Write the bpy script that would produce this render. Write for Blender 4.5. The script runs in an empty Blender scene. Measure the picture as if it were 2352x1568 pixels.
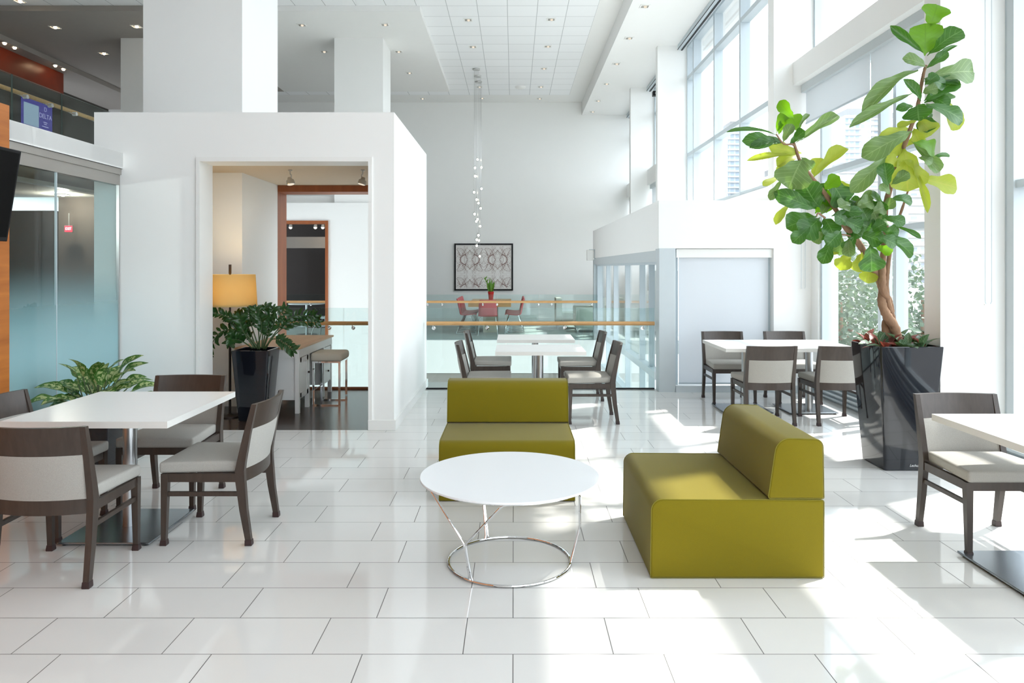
import bpy, bmesh, math, random
from mathutils import Vector, Matrix
random.seed(7)
C = bpy.context.scene.collection
PI = math.pi
F, VX, HY, HC = 1666.0, 1180.0, 615.6, 1.562

def P(px, py, Y):
    return Vector(((px - VX) * Y / F, Y, HC - (py - HY) * Y / F))

# ---------------------------------------------------------------- materials
def newmat(name):
    m = bpy.data.materials.new(name); m.use_nodes = True
    nt = m.node_tree; nt.nodes.clear()
    out = nt.nodes.new('ShaderNodeOutputMaterial')
    return m, nt, out

def N(nt, t, **kw):
    n = nt.nodes.new(t)
    for k, v in kw.items():
        if k.startswith('i_'):
            n.inputs[k[2:].replace('_', ' ')].default_value = v
        else:
            setattr(n, k, v)
    return n

def rgba(c): return (c[0], c[1], c[2], 1.0)

def L(nt, a, b): nt.links.new(a, b)

def mat(name, col, rough=0.5, metal=0.0, var=0.04, scale=8.0, bump=0.0, bscale=60.0, coat=0.0, stretch=None, col2=None, spec=0.5, sheen=0.0):
    m, nt, out = newmat(name)
    b = N(nt, 'ShaderNodeBsdfPrincipled')
    b.inputs['Roughness'].default_value = rough
    b.inputs['Metallic'].default_value = metal
    b.inputs['Specular IOR Level'].default_value = spec
    if coat: b.inputs['Coat Weight'].default_value = coat; b.inputs['Coat Roughness'].default_value = 0.03
    if sheen: b.inputs['Sheen Weight'].default_value = sheen
    tc = N(nt, 'ShaderNodeTexCoord')
    src = tc.outputs['Object']
    if stretch:
        mp = N(nt, 'ShaderNodeMapping'); mp.inputs['Scale'].default_value = stretch
        L(nt, src, mp.inputs['Vector']); src = mp.outputs['Vector']
    nz = N(nt, 'ShaderNodeTexNoise'); nz.inputs['Scale'].default_value = scale; nz.inputs['Detail'].default_value = 4
    L(nt, src, nz.inputs['Vector'])
    mx = N(nt, 'ShaderNodeMix', data_type='RGBA')
    c2 = col2 if col2 else tuple(max(0, c * (1 - var * 2)) for c in col)
    mx.inputs[6].default_value = rgba(c2); mx.inputs[7].default_value = rgba(col)
    L(nt, nz.outputs['Fac'], mx.inputs[0])
    L(nt, mx.outputs[2], b.inputs['Base Color'])
    if bump:
        n2 = N(nt, 'ShaderNodeTexNoise'); n2.inputs['Scale'].default_value = bscale; n2.inputs['Detail'].default_value = 3
        L(nt, src, n2.inputs['Vector'])
        bp = N(nt, 'ShaderNodeBump'); bp.inputs['Strength'].default_value = bump; bp.inputs['Distance'].default_value = 0.01
        L(nt, n2.outputs['Fac'], bp.inputs['Height']); L(nt, bp.outputs['Normal'], b.inputs['Normal'])
    L(nt, b.outputs[0], out.inputs[0])
    return m

def emis(name, col, strength):
    m, nt, out = newmat(name)
    e = N(nt, 'ShaderNodeEmission'); e.inputs[0].default_value = rgba(col); e.inputs[1].default_value = strength
    L(nt, e.outputs[0], out.inputs[0]); return m

def fresnel(nt, ior):
    # same reflectance on both faces of a pane
    ge = N(nt, 'ShaderNodeNewGeometry')
    ma = N(nt, 'ShaderNodeMath', operation='MULTIPLY_ADD'); ma.inputs[1].default_value = 1 / ior - ior; ma.inputs[2].default_value = ior
    L(nt, ge.outputs['Backfacing'], ma.inputs[0])
    fr = N(nt, 'ShaderNodeFresnel'); L(nt, ma.outputs[0], fr.inputs[0])
    return fr

def glassmat(name, tint, refl=1.0, rough=0.0, ior=1.45):
    m, nt, out = newmat(name)
    t = N(nt, 'ShaderNodeBsdfTransparent'); t.inputs[0].default_value = rgba(tint)
    g = N(nt, 'ShaderNodeBsdfGlossy'); g.inputs[0].default_value = (1, 1, 1, 1); g.inputs['Roughness'].default_value = rough
    fr = fresnel(nt, ior)
    mu = N(nt, 'ShaderNodeMath', operation='MULTIPLY'); mu.inputs[1].default_value = refl
    L(nt, fr.outputs[0], mu.inputs[0])
    mx = N(nt, 'ShaderNodeMixShader')
    L(nt, mu.outputs[0], mx.inputs[0]); L(nt, t.outputs[0], mx.inputs[1]); L(nt, g.outputs[0], mx.inputs[2])
    L(nt, mx.outputs[0], out.inputs[0]); return m

def fabric_translucent(name, col, trans, w=0.5):
    m, nt, out = newmat(name)
    d = N(nt, 'ShaderNodeBsdfDiffuse'); d.inputs[0].default_value = rgba(col)
    t = N(nt, 'ShaderNodeBsdfTranslucent'); t.inputs[0].default_value = rgba(trans)
    nz = N(nt, 'ShaderNodeTexNoise'); nz.inputs['Scale'].default_value = 300
    tc = N(nt, 'ShaderNodeTexCoord'); L(nt, tc.outputs['Object'], nz.inputs['Vector'])
    bp = N(nt, 'ShaderNodeBump'); bp.inputs['Strength'].default_value = 0.1
    L(nt, nz.outputs['Fac'], bp.inputs['Height']); L(nt, bp.outputs[0], d.inputs['Normal'])
    mx = N(nt, 'ShaderNodeMixShader'); mx.inputs[0].default_value = w
    L(nt, d.outputs[0], mx.inputs[1]); L(nt, t.outputs[0], mx.inputs[2]); L(nt, mx.outputs[0], out.inputs[0]); return m

def leafmat(name, col, vein, trans, rough=0.3, w=0.3, spots=None):
    m, nt, out = newmat(name)
    b = N(nt, 'ShaderNodeBsdfPrincipled'); b.inputs['Roughness'].default_value = rough
    uv = N(nt, 'ShaderNodeUVMap')
    sp = N(nt, 'ShaderNodeSeparateXYZ'); L(nt, uv.outputs[0], sp.inputs[0])
    def M(op, a, b_=None):
        n = N(nt, 'ShaderNodeMath', operation=op)
        for i, v in enumerate((a, b_)):
            if v is None: continue
            if isinstance(v, (int, float)): n.inputs[i].default_value = v
            else: L(nt, v, n.inputs[i])
        return n.outputs[0]
    au = M('ABSOLUTE', M('SUBTRACT', sp.outputs[0], 0.5))
    mid = M('LESS_THAN', au, 0.022)
    lat = M('LESS_THAN', M('ABSOLUTE', M('SUBTRACT', M('FRACT', M('MULTIPLY', M('SUBTRACT', sp.outputs[1], M('MULTIPLY', au, 0.55)), 7.0)), 0.5)), 0.045)
    vm = M('MULTIPLY', M('MAXIMUM', mid, lat), 0.75)
    tc = N(nt, 'ShaderNodeTexCoord')
    nz = N(nt, 'ShaderNodeTexNoise'); nz.inputs['Scale'].default_value = 14 if not spots else 38; nz.inputs['Detail'].default_value = 3
    L(nt, tc.outputs['Object'], nz.inputs['Vector'])
    m1 = N(nt, 'ShaderNodeMix', data_type='RGBA')
    m1.inputs[6].default_value = rgba(tuple(c * 0.7 for c in col)); m1.inputs[7].default_value = rgba(tuple(min(1, c * 1.25) for c in col))
    L(nt, nz.outputs['Fac'], m1.inputs[0])
    cur = m1.outputs[2]
    if spots:
        ramp = M('GREATER_THAN', nz.outputs['Fac'], 0.5)
        inner = M('MULTIPLY', ramp, M('LESS_THAN', au, 0.36))
        m3 = N(nt, 'ShaderNodeMix', data_type='RGBA'); m3.inputs[7].default_value = rgba(spots)
        L(nt, inner, m3.inputs[0]); L(nt, cur, m3.inputs[6]); cur = m3.outputs[2]
    m2 = N(nt, 'ShaderNodeMix', data_type='RGBA'); m2.inputs[7].default_value = rgba(vein)
    L(nt, vm, m2.inputs[0]); L(nt, cur, m2.inputs[6])
    L(nt, m2.outputs[2], b.inputs['Base Color'])
    t = N(nt, 'ShaderNodeBsdfTranslucent'); t.inputs[0].default_value = rgba(trans)
    mx = N(nt, 'ShaderNodeMixShader'); mx.inputs[0].default_value = w
    L(nt, b.outputs[0], mx.inputs[1]); L(nt, t.outputs[0], mx.inputs[2]); L(nt, mx.outputs[0], out.inputs[0])
    return m

# tile floor ---------------------------------------------------------------
def tilemat():
    m, nt, out = newmat('white_porcelain_tile')
    b = N(nt, 'ShaderNodeBsdfPrincipled'); b.inputs['Specular IOR Level'].default_value = 0.6
    tc = N(nt, 'ShaderNodeTexCoord')
    mp = N(nt, 'ShaderNodeMapping'); mp.inputs['Location'].default_value = (TILE_X, TILE_Y, 0)
    L(nt, tc.outputs['Object'], mp.inputs[0])
    br = N(nt, 'ShaderNodeTexBrick'); br.offset = 1.0 / 3.0; br.offset_frequency = 2; br.squash = 1.0
    br.inputs['Scale'].default_value = 1; br.inputs['Brick Width'].default_value = 0.61; br.inputs['Row Height'].default_value = 0.3049
    br.inputs['Mortar Size'].default_value = 0.0021; br.inputs['Mortar Smooth'].default_value = 0.1; br.inputs['Bias'].default_value = 0
    br.inputs['Color1'].default_value = (0.74, 0.735, 0.715, 1); br.inputs['Color2'].default_value = (0.78, 0.775, 0.755, 1); br.inputs['Mortar'].default_value = (0.13, 0.125, 0.12, 1)
    L(nt, mp.outputs[0], br.inputs['Vector'])
    nz = N(nt, 'ShaderNodeTexNoise'); nz.inputs['Scale'].default_value = 3; nz.inputs['Detail'].default_value = 5
    L(nt, tc.outputs['Object'], nz.inputs['Vector'])
    mx = N(nt, 'ShaderNodeMix', data_type='RGBA', blend_type='MULTIPLY'); mx.inputs[0].default_value = 0.06
    L(nt, br.outputs['Color'], mx.inputs[6]); L(nt, nz.outputs['Fac'], mx.inputs[7])
    L(nt, mx.outputs[2], b.inputs['Base Color'])
    rr = N(nt, 'ShaderNodeMath', operation='MULTIPLY_ADD'); rr.inputs[1].default_value = 0.5; rr.inputs[2].default_value = 0.055
    L(nt, br.outputs['Fac'], rr.inputs[0]); L(nt, rr.outputs[0], b.inputs['Roughness'])
    bp = N(nt, 'ShaderNodeBump', invert=True); bp.inputs['Strength'].default_value = 0.15; bp.inputs['Distance'].default_value = 0.002
    L(nt, br.outputs['Fac'], bp.inputs['Height']); L(nt, bp.outputs[0], b.inputs['Normal'])
    L(nt, b.outputs[0], out.inputs[0]); return m
TILE_X, TILE_Y = 0.003, -2.936 + 0.3049 * 20

def gridmat(name, base, line, w, h, size, rough=0.7, ox=0, oy=0, bump=0.2):
    m, nt, out = newmat(name)
    b = N(nt, 'ShaderNodeBsdfPrincipled'); b.inputs['Roughness'].default_value = rough
    tc = N(nt, 'ShaderNodeTexCoord')
    mp = N(nt, 'ShaderNodeMapping'); mp.inputs['Location'].default_value = (ox, oy, 0)
    L(nt, tc.outputs['Object'], mp.inputs[0])
    br = N(nt, 'ShaderNodeTexBrick'); br.offset = 0
    br.inputs['Scale'].default_value = 1; br.inputs['Brick Width'].default_value = w; br.inputs['Row Height'].default_value = h
    br.inputs['Mortar Size'].default_value = size; br.inputs['Mortar Smooth'].default_value = 0.2; br.inputs['Bias'].default_value = 0
    br.inputs['Color1'].default_value = rgba(base); br.inputs['Color2'].default_value = rgba(tuple(c * 0.97 for c in base)); br.inputs['Mortar'].default_value = rgba(line)
    L(nt, mp.outputs[0], br.inputs['Vector']); L(nt, br.outputs['Color'], b.inputs['Base Color'])
    L(nt, b.outputs[0], out.inputs[0]); return m

def woodmat(name, c1, c2, rough=0.35, grain=(1, 1, 12), scale=3.0):
    m, nt, out = newmat(name)
    b = N(nt, 'ShaderNodeBsdfPrincipled'); b.inputs['Roughness'].default_value = rough
    tc = N(nt, 'ShaderNodeTexCoord'); mp = N(nt, 'ShaderNodeMapping'); mp.inputs['Scale'].default_value = grain
    L(nt, tc.outputs['Object'], mp.inputs[0])
    nz = N(nt, 'ShaderNodeTexNoise'); nz.inputs['Scale'].default_value = scale; nz.inputs['Detail'].default_value = 6; nz.inputs['Distortion'].default_value = 0.6
    L(nt, mp.outputs[0], nz.inputs['Vector'])
    rp = N(nt, 'ShaderNodeValToRGB'); rp.color_ramp.elements[0].position = 0.3; rp.color_ramp.elements[1].position = 0.7
    rp.color_ramp.elements[0].color = rgba(c1); rp.color_ramp.elements[1].color = rgba(c2)
    L(nt, nz.outputs['Fac'], rp.inputs[0]); L(nt, rp.outputs[0], b.inputs['Base Color'])
    L(nt, b.outputs[0], out.inputs[0]); return m

def frostmat():
    # glass wall with an etched film that fades out with height
    m, nt, out = newmat('frost_film_glass')
    t = N(nt, 'ShaderNodeBsdfTransparent'); t.inputs[0].default_value = (0.86, 0.95, 0.95, 1)
    g = N(nt, 'ShaderNodeBsdfGlossy'); g.inputs['Roughness'].default_value = 0.01
    d = N(nt, 'ShaderNodeBsdfDiffuse'); d.inputs[0].default_value = (0.42, 0.66, 0.70, 1)
    tl = N(nt, 'ShaderNodeBsdfTranslucent'); tl.inputs[0].default_value = (0.5, 0.75, 0.78, 1)
    dm = N(nt, 'ShaderNodeMixShader'); dm.inputs[0].default_value = 0.3
    L(nt, d.outputs[0], dm.inputs[1]); L(nt, tl.outputs[0], dm.inputs[2])
    tc = N(nt, 'ShaderNodeTexCoord'); sp = N(nt, 'ShaderNodeSeparateXYZ'); L(nt, tc.outputs['Object'], sp.inputs[0])
    mr = N(nt, 'ShaderNodeMapRange'); mr.inputs['From Min'].default_value = 1.62; mr.inputs['From Max'].default_value = 0.75
    mr.inputs['To Min'].default_value = 0.0; mr.inputs['To Max'].default_value = 0.93; mr.interpolation_type = 'SMOOTHSTEP'
    L(nt, sp.outputs[2], mr.inputs['Value'])
    m1 = N(nt, 'ShaderNodeMixShader'); L(nt, mr.outputs[0], m1.inputs[0]); L(nt, t.outputs[0], m1.inputs[1]); L(nt, dm.outputs[0], m1.inputs[2])
    fr = fresnel(nt, 1.5)
    m2 = N(nt, 'ShaderNodeMixShader'); L(nt, fr.outputs[0], m2.inputs[0]); L(nt, m1.outputs[0], m2.inputs[1]); L(nt, g.outputs[0], m2.inputs[2])
    L(nt, m2.outputs[0], out.inputs[0]); return m

def facademat(name, wall, glass, fw, fh, gap, rot=False):
    m, nt, out = newmat(name)
    b = N(nt, 'ShaderNodeBsdfPrincipled'); b.inputs['Roughness'].default_value = 0.6
    tc = N(nt, 'ShaderNodeTexCoord'); sp = N(nt, 'ShaderNodeSeparateXYZ'); L(nt, tc.outputs['Object'], sp.inputs[0])
    ad = N(nt, 'ShaderNodeMath', operation='ADD'); L(nt, sp.outputs[0], ad.inputs[0]); L(nt, sp.outputs[1], ad.inputs[1])
    cb = N(nt, 'ShaderNodeCombineXYZ'); L(nt, ad.outputs[0], cb.inputs[0]); L(nt, sp.outputs[2], cb.inputs[1])
    br = N(nt, 'ShaderNodeTexBrick'); br.offset = 0
    br.inputs['Scale'].default_value = 1; br.inputs['Brick Width'].default_value = fw; br.inputs['Row Height'].default_value = fh
    br.inputs['Mortar Size'].default_value = gap; br.inputs['Bias'].default_value = 0
    br.inputs['Color1'].default_value = rgba(glass); br.inputs['Color2'].default_value = rgba(tuple(c * 1.5 for c in glass)); br.inputs['Mortar'].default_value = rgba(wall)
    L(nt, cb.outputs[0], br.inputs['Vector']); L(nt, br.outputs['Color'], b.inputs['Base Color']); L(nt, b.outputs[0], out.inputs[0]); return m

M = {}
M['tile'] = tilemat()
M['wall'] = mat('white_paint', (0.87, 0.875, 0.86), 0.75, var=0.01, scale=2)
M['trim'] = mat('white_gloss_trim', (0.84, 0.84, 0.82), 0.4, var=0.01)
M['plaster'] = mat('ceiling_plaster', (0.84, 0.84, 0.825), 0.8, var=0.01)
M['ctile'] = gridmat('ceiling_tile_grid', (0.90, 0.91, 0.92), (0.50, 0.51, 0.52), 0.562, 0.578, 0.007, ox=-1.567 + 0.562 * 40, oy=-20.4 + 0.578 * 60)
M['shaded_taupe'] = mat('shaded_taupe_ceiling', (0.36, 0.33, 0.30), 0.8, var=0.03)  # left upper ceilings carry the falloff away from the windows in this colour
M['greywall'] = mat('grey_paint', (0.30, 0.28, 0.26), 0.8, var=0.03)
M['woodfloor'] = woodmat('dark_walnut_floor', (0.030, 0.018, 0.013), (0.062, 0.038, 0.028), 0.22, (14, 1, 1), 2.5)
M['carpet'] = mat('teal_grey_carpet', (0.24, 0.29, 0.28), 0.95, var=0.35, scale=2.0, stretch=(0.6, 14, 1), col2=(0.46, 0.47, 0.44))
M['steel'] = mat('blue_grey_painted_steel', (0.57, 0.63, 0.66), 0.5, var=0.03)
M['alu'] = mat('pale_aluminium_frame', (0.52, 0.59, 0.63), 0.4, metal=0.0, var=0.02)
M['cassette'] = mat('grey_blind_cassette', (0.56, 0.61, 0.63), 0.5, var=0.02)
M['track'] = mat('brushed_metal_track', (0.42, 0.40, 0.37), 0.35, metal=0.6, var=0.04, stretch=(1, 1, 20))
M['panelwood'] = woodmat('orange_cherry_veneer', (0.33, 0.095, 0.012), (0.47, 0.155, 0.025), 0.5, (4, 1.2, 12), 1.3)
M['redwood'] = woodmat('red_cherry_veneer', (0.17, 0.022, 0.006), (0.27, 0.042, 0.012), 0.35, (3, 1, 1), 1.2)
M['framewood'] = woodmat('cherry_frame_wood', (0.24, 0.062, 0.014), (0.33, 0.095, 0.025), 0.45, (6, 6, 1), 1.5)
M['railwood'] = woodmat('oak_handrail_wood', (0.50, 0.27, 0.10), (0.62, 0.36, 0.15), 0.35, (2, 12, 12), 3)
M['beech'] = woodmat('beech_desk_top', (0.55, 0.33, 0.17), (0.66, 0.42, 0.24), 0.45, (10, 1, 1), 2)
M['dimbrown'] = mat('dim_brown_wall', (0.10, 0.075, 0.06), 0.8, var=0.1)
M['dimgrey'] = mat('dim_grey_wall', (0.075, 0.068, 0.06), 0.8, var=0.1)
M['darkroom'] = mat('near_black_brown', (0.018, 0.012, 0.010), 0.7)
M['espresso'] = woodmat('espresso_stained_wood', (0.036, 0.025, 0.019), (0.052, 0.037, 0.029), 0.36, (8, 8, 1), 5)
M['glide'] = mat('dark_plastic_glide', (0.035, 0.018, 0.018), 0.45)
M['uphol'] = mat('oatmeal_tweed', (0.44, 0.425, 0.39), 0.95, var=0.16, scale=260, bump=0.25, bscale=420, sheen=0.05, spec=0.2)
M['laminate'] = mat('white_woodgrain_laminate', (0.87, 0.87, 0.86), 0.28, var=0.02, scale=4, stretch=(1, 16, 1))
M['edgeband'] = mat('table_edge_band', (0.70, 0.69, 0.66), 0.4, var=0.03, stretch=(1, 1, 12))
M['steelpole'] = mat('brushed_stainless', (0.52, 0.53, 0.54), 0.28, metal=1.0, var=0.05, stretch=(30, 30, 1))
M['steelplate'] = mat('brushed_steel_plate', (0.30, 0.33, 0.36), 0.25, metal=0.9, var=0.08, scale=5, stretch=(1, 14, 1))
M['chrome'] = mat('chrome', (0.78, 0.79, 0.80), 0.06, metal=1.0, var=0.0)
M['olive'] = mat('chartreuse_wool', (0.185, 0.148, 0.005), 0.9, var=0.05, scale=300, bump=0.12, bscale=500, sheen=0.15, spec=0.15)
M['olivepipe'] = mat('chartreuse_seam', (0.20, 0.175, 0.015), 0.9)
M['whitetop'] = mat('white_matt_top', (0.82, 0.84, 0.86), 0.3, var=0.0)
M['blackgloss'] = mat('black_lacquer', (0.006, 0.007, 0.011), 0.05, var=0.0, coat=0.15)
M['soil'] = mat('dark_soil', (0.03, 0.02, 0.014), 1.0, var=0.3, bump=0.6, bscale=40)
M['bark'] = mat('fig_bark', (0.34, 0.20, 0.12), 0.9, var=0.3, scale=30, bump=0.5, bscale=60, stretch=(1, 1, 0.35), col2=(0.17, 0.10, 0.06))
M['leafdark'] = leafmat('fig_leaf_dark', (0.035, 0.115, 0.022), (0.16, 0.30, 0.10), (0.12, 0.34, 0.02), 0.28, 0.28)
M['leafmid'] = leafmat('fig_leaf_mid', (0.13, 0.215, 0.075), (0.30, 0.40, 0.18), (0.24, 0.42, 0.08), 0.3, 0.3)
M['leafbright'] = leafmat('fig_leaf_bright', (0.10, 0.24, 0.012), (0.06, 0.15, 0.01), (0.22, 0.50, 0.012), 0.33, 0.45)
M['leafyellow'] = leafmat('fig_leaf_yellowing', (0.32, 0.38, 0.045), (0.45, 0.40, 0.07), (0.52, 0.62, 0.05), 0.4, 0.45)
M['zz'] = leafmat('glossy_dark_leaflet', (0.020, 0.068, 0.016), (0.04, 0.10, 0.03), (0.05, 0.15, 0.02), 0.22, 0.15)
M['zzstem'] = mat('green_stem', (0.06, 0.10, 0.035), 0.5)
M['dumb'] = leafmat('variegated_leaf', (0.045, 0.15, 0.022), (0.25, 0.36, 0.12), (0.15, 0.32, 0.04), 0.35, 0.2, spots=(0.50, 0.58, 0.27))
M['cala'] = leafmat('patterned_leaf', (0.05, 0.12, 0.05), (0.42, 0.50, 0.32), (0.12, 0.22, 0.06), 0.4, 0.2)
M['calared'] = leafmat('red_backed_leaf', (0.22, 0.06, 0.045), (0.32, 0.10, 0.08), (0.4, 0.08, 0.05), 0.45, 0.25)
M['snake'] = leafmat('upright_strap_leaf', (0.10, 0.26, 0.02), (0.2, 0.4, 0.08), (0.2, 0.4, 0.04), 0.4, 0.2)
M['redplastic'] = mat('red_shell_plastic', (0.66, 0.10, 0.11), 0.4)
M['redglaze'] = mat('red_glaze', (0.45, 0.02, 0.02), 0.15)
M['sage'] = mat('sage_vinyl', (0.42, 0.45, 0.38), 0.6)
M['blind'] = fabric_translucent('grey_white_blind_fabric', (0.80, 0.83, 0.84), (0.80, 0.83, 0.85), 0.32)
M['blindlit'] = fabric_translucent('white_screen_fabric', (0.82, 0.84, 0.87), (0.85, 0.88, 0.91), 0.42)
M['winglass'] = glassmat('window_glass', (0.975, 0.985, 0.985), 0.7)
M['railglass'] = glassmat('green_tint_glass', (0.905, 0.965, 0.962), 0.9)
M['balglass'] = glassmat('grey_green_glass', (0.90, 0.94, 0.92), 0.35)
M['baledge'] = mat('dark_green_glass_edge', (0.10, 0.14, 0.13), 0.3, var=0.0)
M['glassedge'] = mat('green_glass_edge', (0.50, 0.74, 0.70), 0.2, var=0.0)
M['frost'] = frostmat()
M['globe'] = glassmat('clear_globe_glass', (0.93, 0.94, 0.94), 1.5)
M['bulb'] = emis('halogen_bulb', (1.0, 0.90, 0.74), 9.0)
M['warmbulb'] = emis('warm_lamp', (1.0, 0.74, 0.45), 14.0)
M['offbulb'] = emis('dim_lamp', (1.0, 0.88, 0.7), 0.38)
M['lampshade'] = fabric_translucent('mustard_linen_shade', (0.52, 0.42, 0.20), (0.72, 0.56, 0.27), 0.4)
M['bronze'] = mat('dark_bronze', (0.045, 0.03, 0.025), 0.4, metal=0.6)
M['black'] = mat('black_plastic', (0.008, 0.008, 0.009), 0.45, spec=0.2)
M['screen'] = mat('black_screen_glass', (0.003, 0.003, 0.003), 0.5, spec=0.08)
M['silver'] = mat('satin_silver', (0.55, 0.55, 0.54), 0.3, metal=0.8)
M['whitepaint'] = mat('white_lacquered_wood', (0.74, 0.74, 0.73), 0.4, var=0.01)
M['cream'] = mat('cream_cushion', (0.62, 0.57, 0.48), 0.9, bump=0.1)
M['beigewall'] = mat('beige_ceiling_paint', (0.60, 0.51, 0.40), 0.8, var=0.01)
M['printpaper'] = mat('print_paper', (0.84, 0.82, 0.80), 0.7, var=0.05, scale=9)
M['printbrown'] = mat('print_brown_ink', (0.20, 0.085, 0.07), 0.7, var=0.1)
M['printgrey'] = mat('print_grey_ink', (0.50, 0.43, 0.39), 0.7, var=0.1)
M['purple'] = emis('purple_sign_screen', (0.075, 0.07, 0.30), 0.35)
M['paleblue'] = emis('pale_sign_panel', (0.30, 0.42, 0.55), 0.35)
M['signtext'] = emis('sign_letters', (0.45, 0.45, 0.75), 0.35)
M['exitred'] = emis('red_exit_lens', (1.0, 0.03, 0.05), 1.6)
M['whiteemis'] = emis('white_letters', (1, 0.9, 0.9), 1.5)
M['signature'] = mat('silver_lettering', (0.75, 0.75, 0.76), 0.4)
M['outtree'] = leafmat('outdoor_leaf', (0.10, 0.15, 0.10), (0.12, 0.17, 0.12), (0.12, 0.18, 0.08), 0.5, 0.3)
M['towerblue'] = facademat('blue_glass_facade', (0.46, 0.49, 0.51), (0.24, 0.30, 0.36), 3.0, 3.2, 0.5)
M['towerwall'] = mat('pale_balcony_concrete', (0.55, 0.55, 0.54), 0.9)
M['towerbeige'] = facademat('pale_balcony_facade', (0.50, 0.49, 0.47), (0.28, 0.31, 0.35), 4.0, 3.1, 0.75)
M['street'] = mat('street_paving', (0.22, 0.22, 0.22), 0.9)
M['beigeblock'] = mat('beige_block', (0.55, 0.50, 0.40), 0.7)

# ---------------------------------------------------------------- geometry
class MB:
    """collects shapes into one mesh"""
    def __init__(s): s.bm = bmesh.new(); s.uv = s.bm.loops.layers.uv.new('UVMap')
    def face(s, vs, mi=0, uvs=None):
        try: f = s.bm.faces.new(vs)
        except ValueError: return None
        f.material_index = mi
        if uvs:
            for l, u in zip(f.loops, uvs): l[s.uv].uv = u
        return f
    def box(s, x0, x1, y0, y1, z0, z1, mi=0, bev=0, seg=2, emi=None, thin=None):
        r = bmesh.ops.create_cube(s.bm, size=1.0)
        vs = r['verts']
        bmesh.ops.scale(s.bm, vec=(x1 - x0, y1 - y0, z1 - z0), verts=vs)
        bmesh.ops.translate(s.bm, vec=((x0 + x1) / 2, (y0 + y1) / 2, (z0 + z1) / 2), verts=vs)
        fs = set(f for v in vs for f in v.link_faces)
        for f in fs:
            f.material_index = mi
            if emi is not None and thin is not None and abs(f.normal[thin]) < 0.5: f.material_index = emi
        if bev:
            es = set(e for v in vs for e in v.link_edges)
            bmesh.ops.bevel(s.bm, geom=list(es), offset=bev, segments=seg, affect='EDGES', profile=0.5, material=-1)
        return s
    def loft(s, rings, mi=0, cap=True, closed=False):
        prev = None; first = None
        for ring in rings:
            vs = [s.bm.verts.new(p) for p in ring]
            if prev:
                n = len(vs)
                for i in range(n): s.face([prev[i], prev[(i + 1) % n], vs[(i + 1) % n], vs[i]], mi)
            else: first = vs
            prev = vs
        if closed:
            n = len(first)
            for i in range(n): s.face([prev[i], prev[(i + 1) % n], first[(i + 1) % n], first[i]], mi)
        elif cap:
            s.face(list(reversed(first)), mi); s.face(prev, mi)
        return s
    def tube(s, pts, r, mi=0, n=8, closed=False, cap=True):
        pts = [Vector(p) for p in pts]; m = len(pts)
        rs = r if isinstance(r, (list, tuple)) else [r] * m
        rings = []; up = None
        for i in range(m):
            if closed: d = pts[(i + 1) % m] - pts[i - 1]
            elif i == 0: d = pts[1] - pts[0]
            elif i == m - 1: d = pts[-1] - pts[-2]
            else: d = (pts[i + 1] - pts[i]).normalized() + (pts[i] - pts[i - 1]).normalized()
            d.normalize()
            if up is None: up = Vector((0, 0, 1)) if abs(d.z) < 0.9 else Vector((1, 0, 0))
            a = d.cross(up)
            if a.length < 1e-5: a = d.cross(Vector((0.3, 1, 0.2)))
            a.normalize(); b = a.cross(d).normalized(); up = b
            rings.append([pts[i] + (a * math.cos(2 * PI * k / n) + b * math.sin(2 * PI * k / n)) * rs[i] for k in range(n)])
        return s.loft(rings, mi, cap and not closed, closed)
    def lathe(s, prof, cx=0, cy=0, n=24, mi=0):
        rings = [[Vector((cx + max(r, 1e-4) * math.cos(2 * PI * k / n), cy + max(r, 1e-4) * math.sin(2 * PI * k / n), z)) for k in range(n)] for r, z in prof]
        return s.loft(rings, mi, True)
    def cyl(s, p0, p1, r, mi=0, n=12): return s.tube([p0, p1], r, mi, n)
    def sphere(s, c, r, mi=0, seg=10):
        ret = bmesh.ops.create_uvsphere(s.bm, u_segments=seg, v_segments=max(4, seg // 2 + 1), radius=r)
        bmesh.ops.translate(s.bm, vec=Vector(c), verts=ret['verts'])
        for v in ret['verts']:
            for f in v.link_faces: f.material_index = mi
        return s
    def bar(s, pts, secs, mi=0):
        """rectangular bar along pts in YZ or any direction; secs = (half x, half y) in plan at every point"""
        rings = []
        for p, (hx, hy) in zip(pts, secs):
            x, y, z = p
            rings.append([Vector((x - hx, y - hy, z)), Vector((x + hx, y - hy, z)), Vector((x + hx, y + hy, z)), Vector((x - hx, y + hy, z))])
        return s.loft(rings, mi)
    def leaf(s, b, t, w, nrm, mi=0, prof=None, fold=0.15, curl=0.1, wav=0.0, nl=8):
        b = Vector(b); t = Vector(t); ax = t - b; ln = ax.length
        if ln < 1e-6: return s
        ax.normalize(); nrm = Vector(nrm); side = ax.cross(nrm)
        if side.length < 1e-4: side = ax.cross(Vector((0.2, 0.5, 1)))
        side.normalize(); nn = side.cross(ax).normalized()
        prof = prof or OVAL
        us = (-1, -0.5, 0, 0.5, 1); rows = []
        ph = random.random() * 6
        for i in range(nl + 1):
            v = i / nl; hw = w * 0.5 * pf(prof, v)
            c = b + ax * (ln * v) + nn * (curl * ln * (math.sin(v * PI) - 0.9 * v * v))
            rows.append([s.bm.verts.new(c + side * (hw * u) + nn * (abs(u) * hw * fold * 2 + wav * w * math.sin(v * 11 + ph + (2 if u < 0 else 0)) * abs(u) ** 2)) for u in us])
        for i in range(nl):
            for j in range(4):
                s.face([rows[i][j], rows[i][j + 1], rows[i + 1][j + 1], rows[i + 1][j]], mi,
                       [((us[j] + 1) / 2, i / nl), ((us[j + 1] + 1) / 2, i / nl), ((us[j + 1] + 1) / 2, (i + 1) / nl), ((us[j] + 1) / 2, (i + 1) / nl)])
        return s
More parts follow.
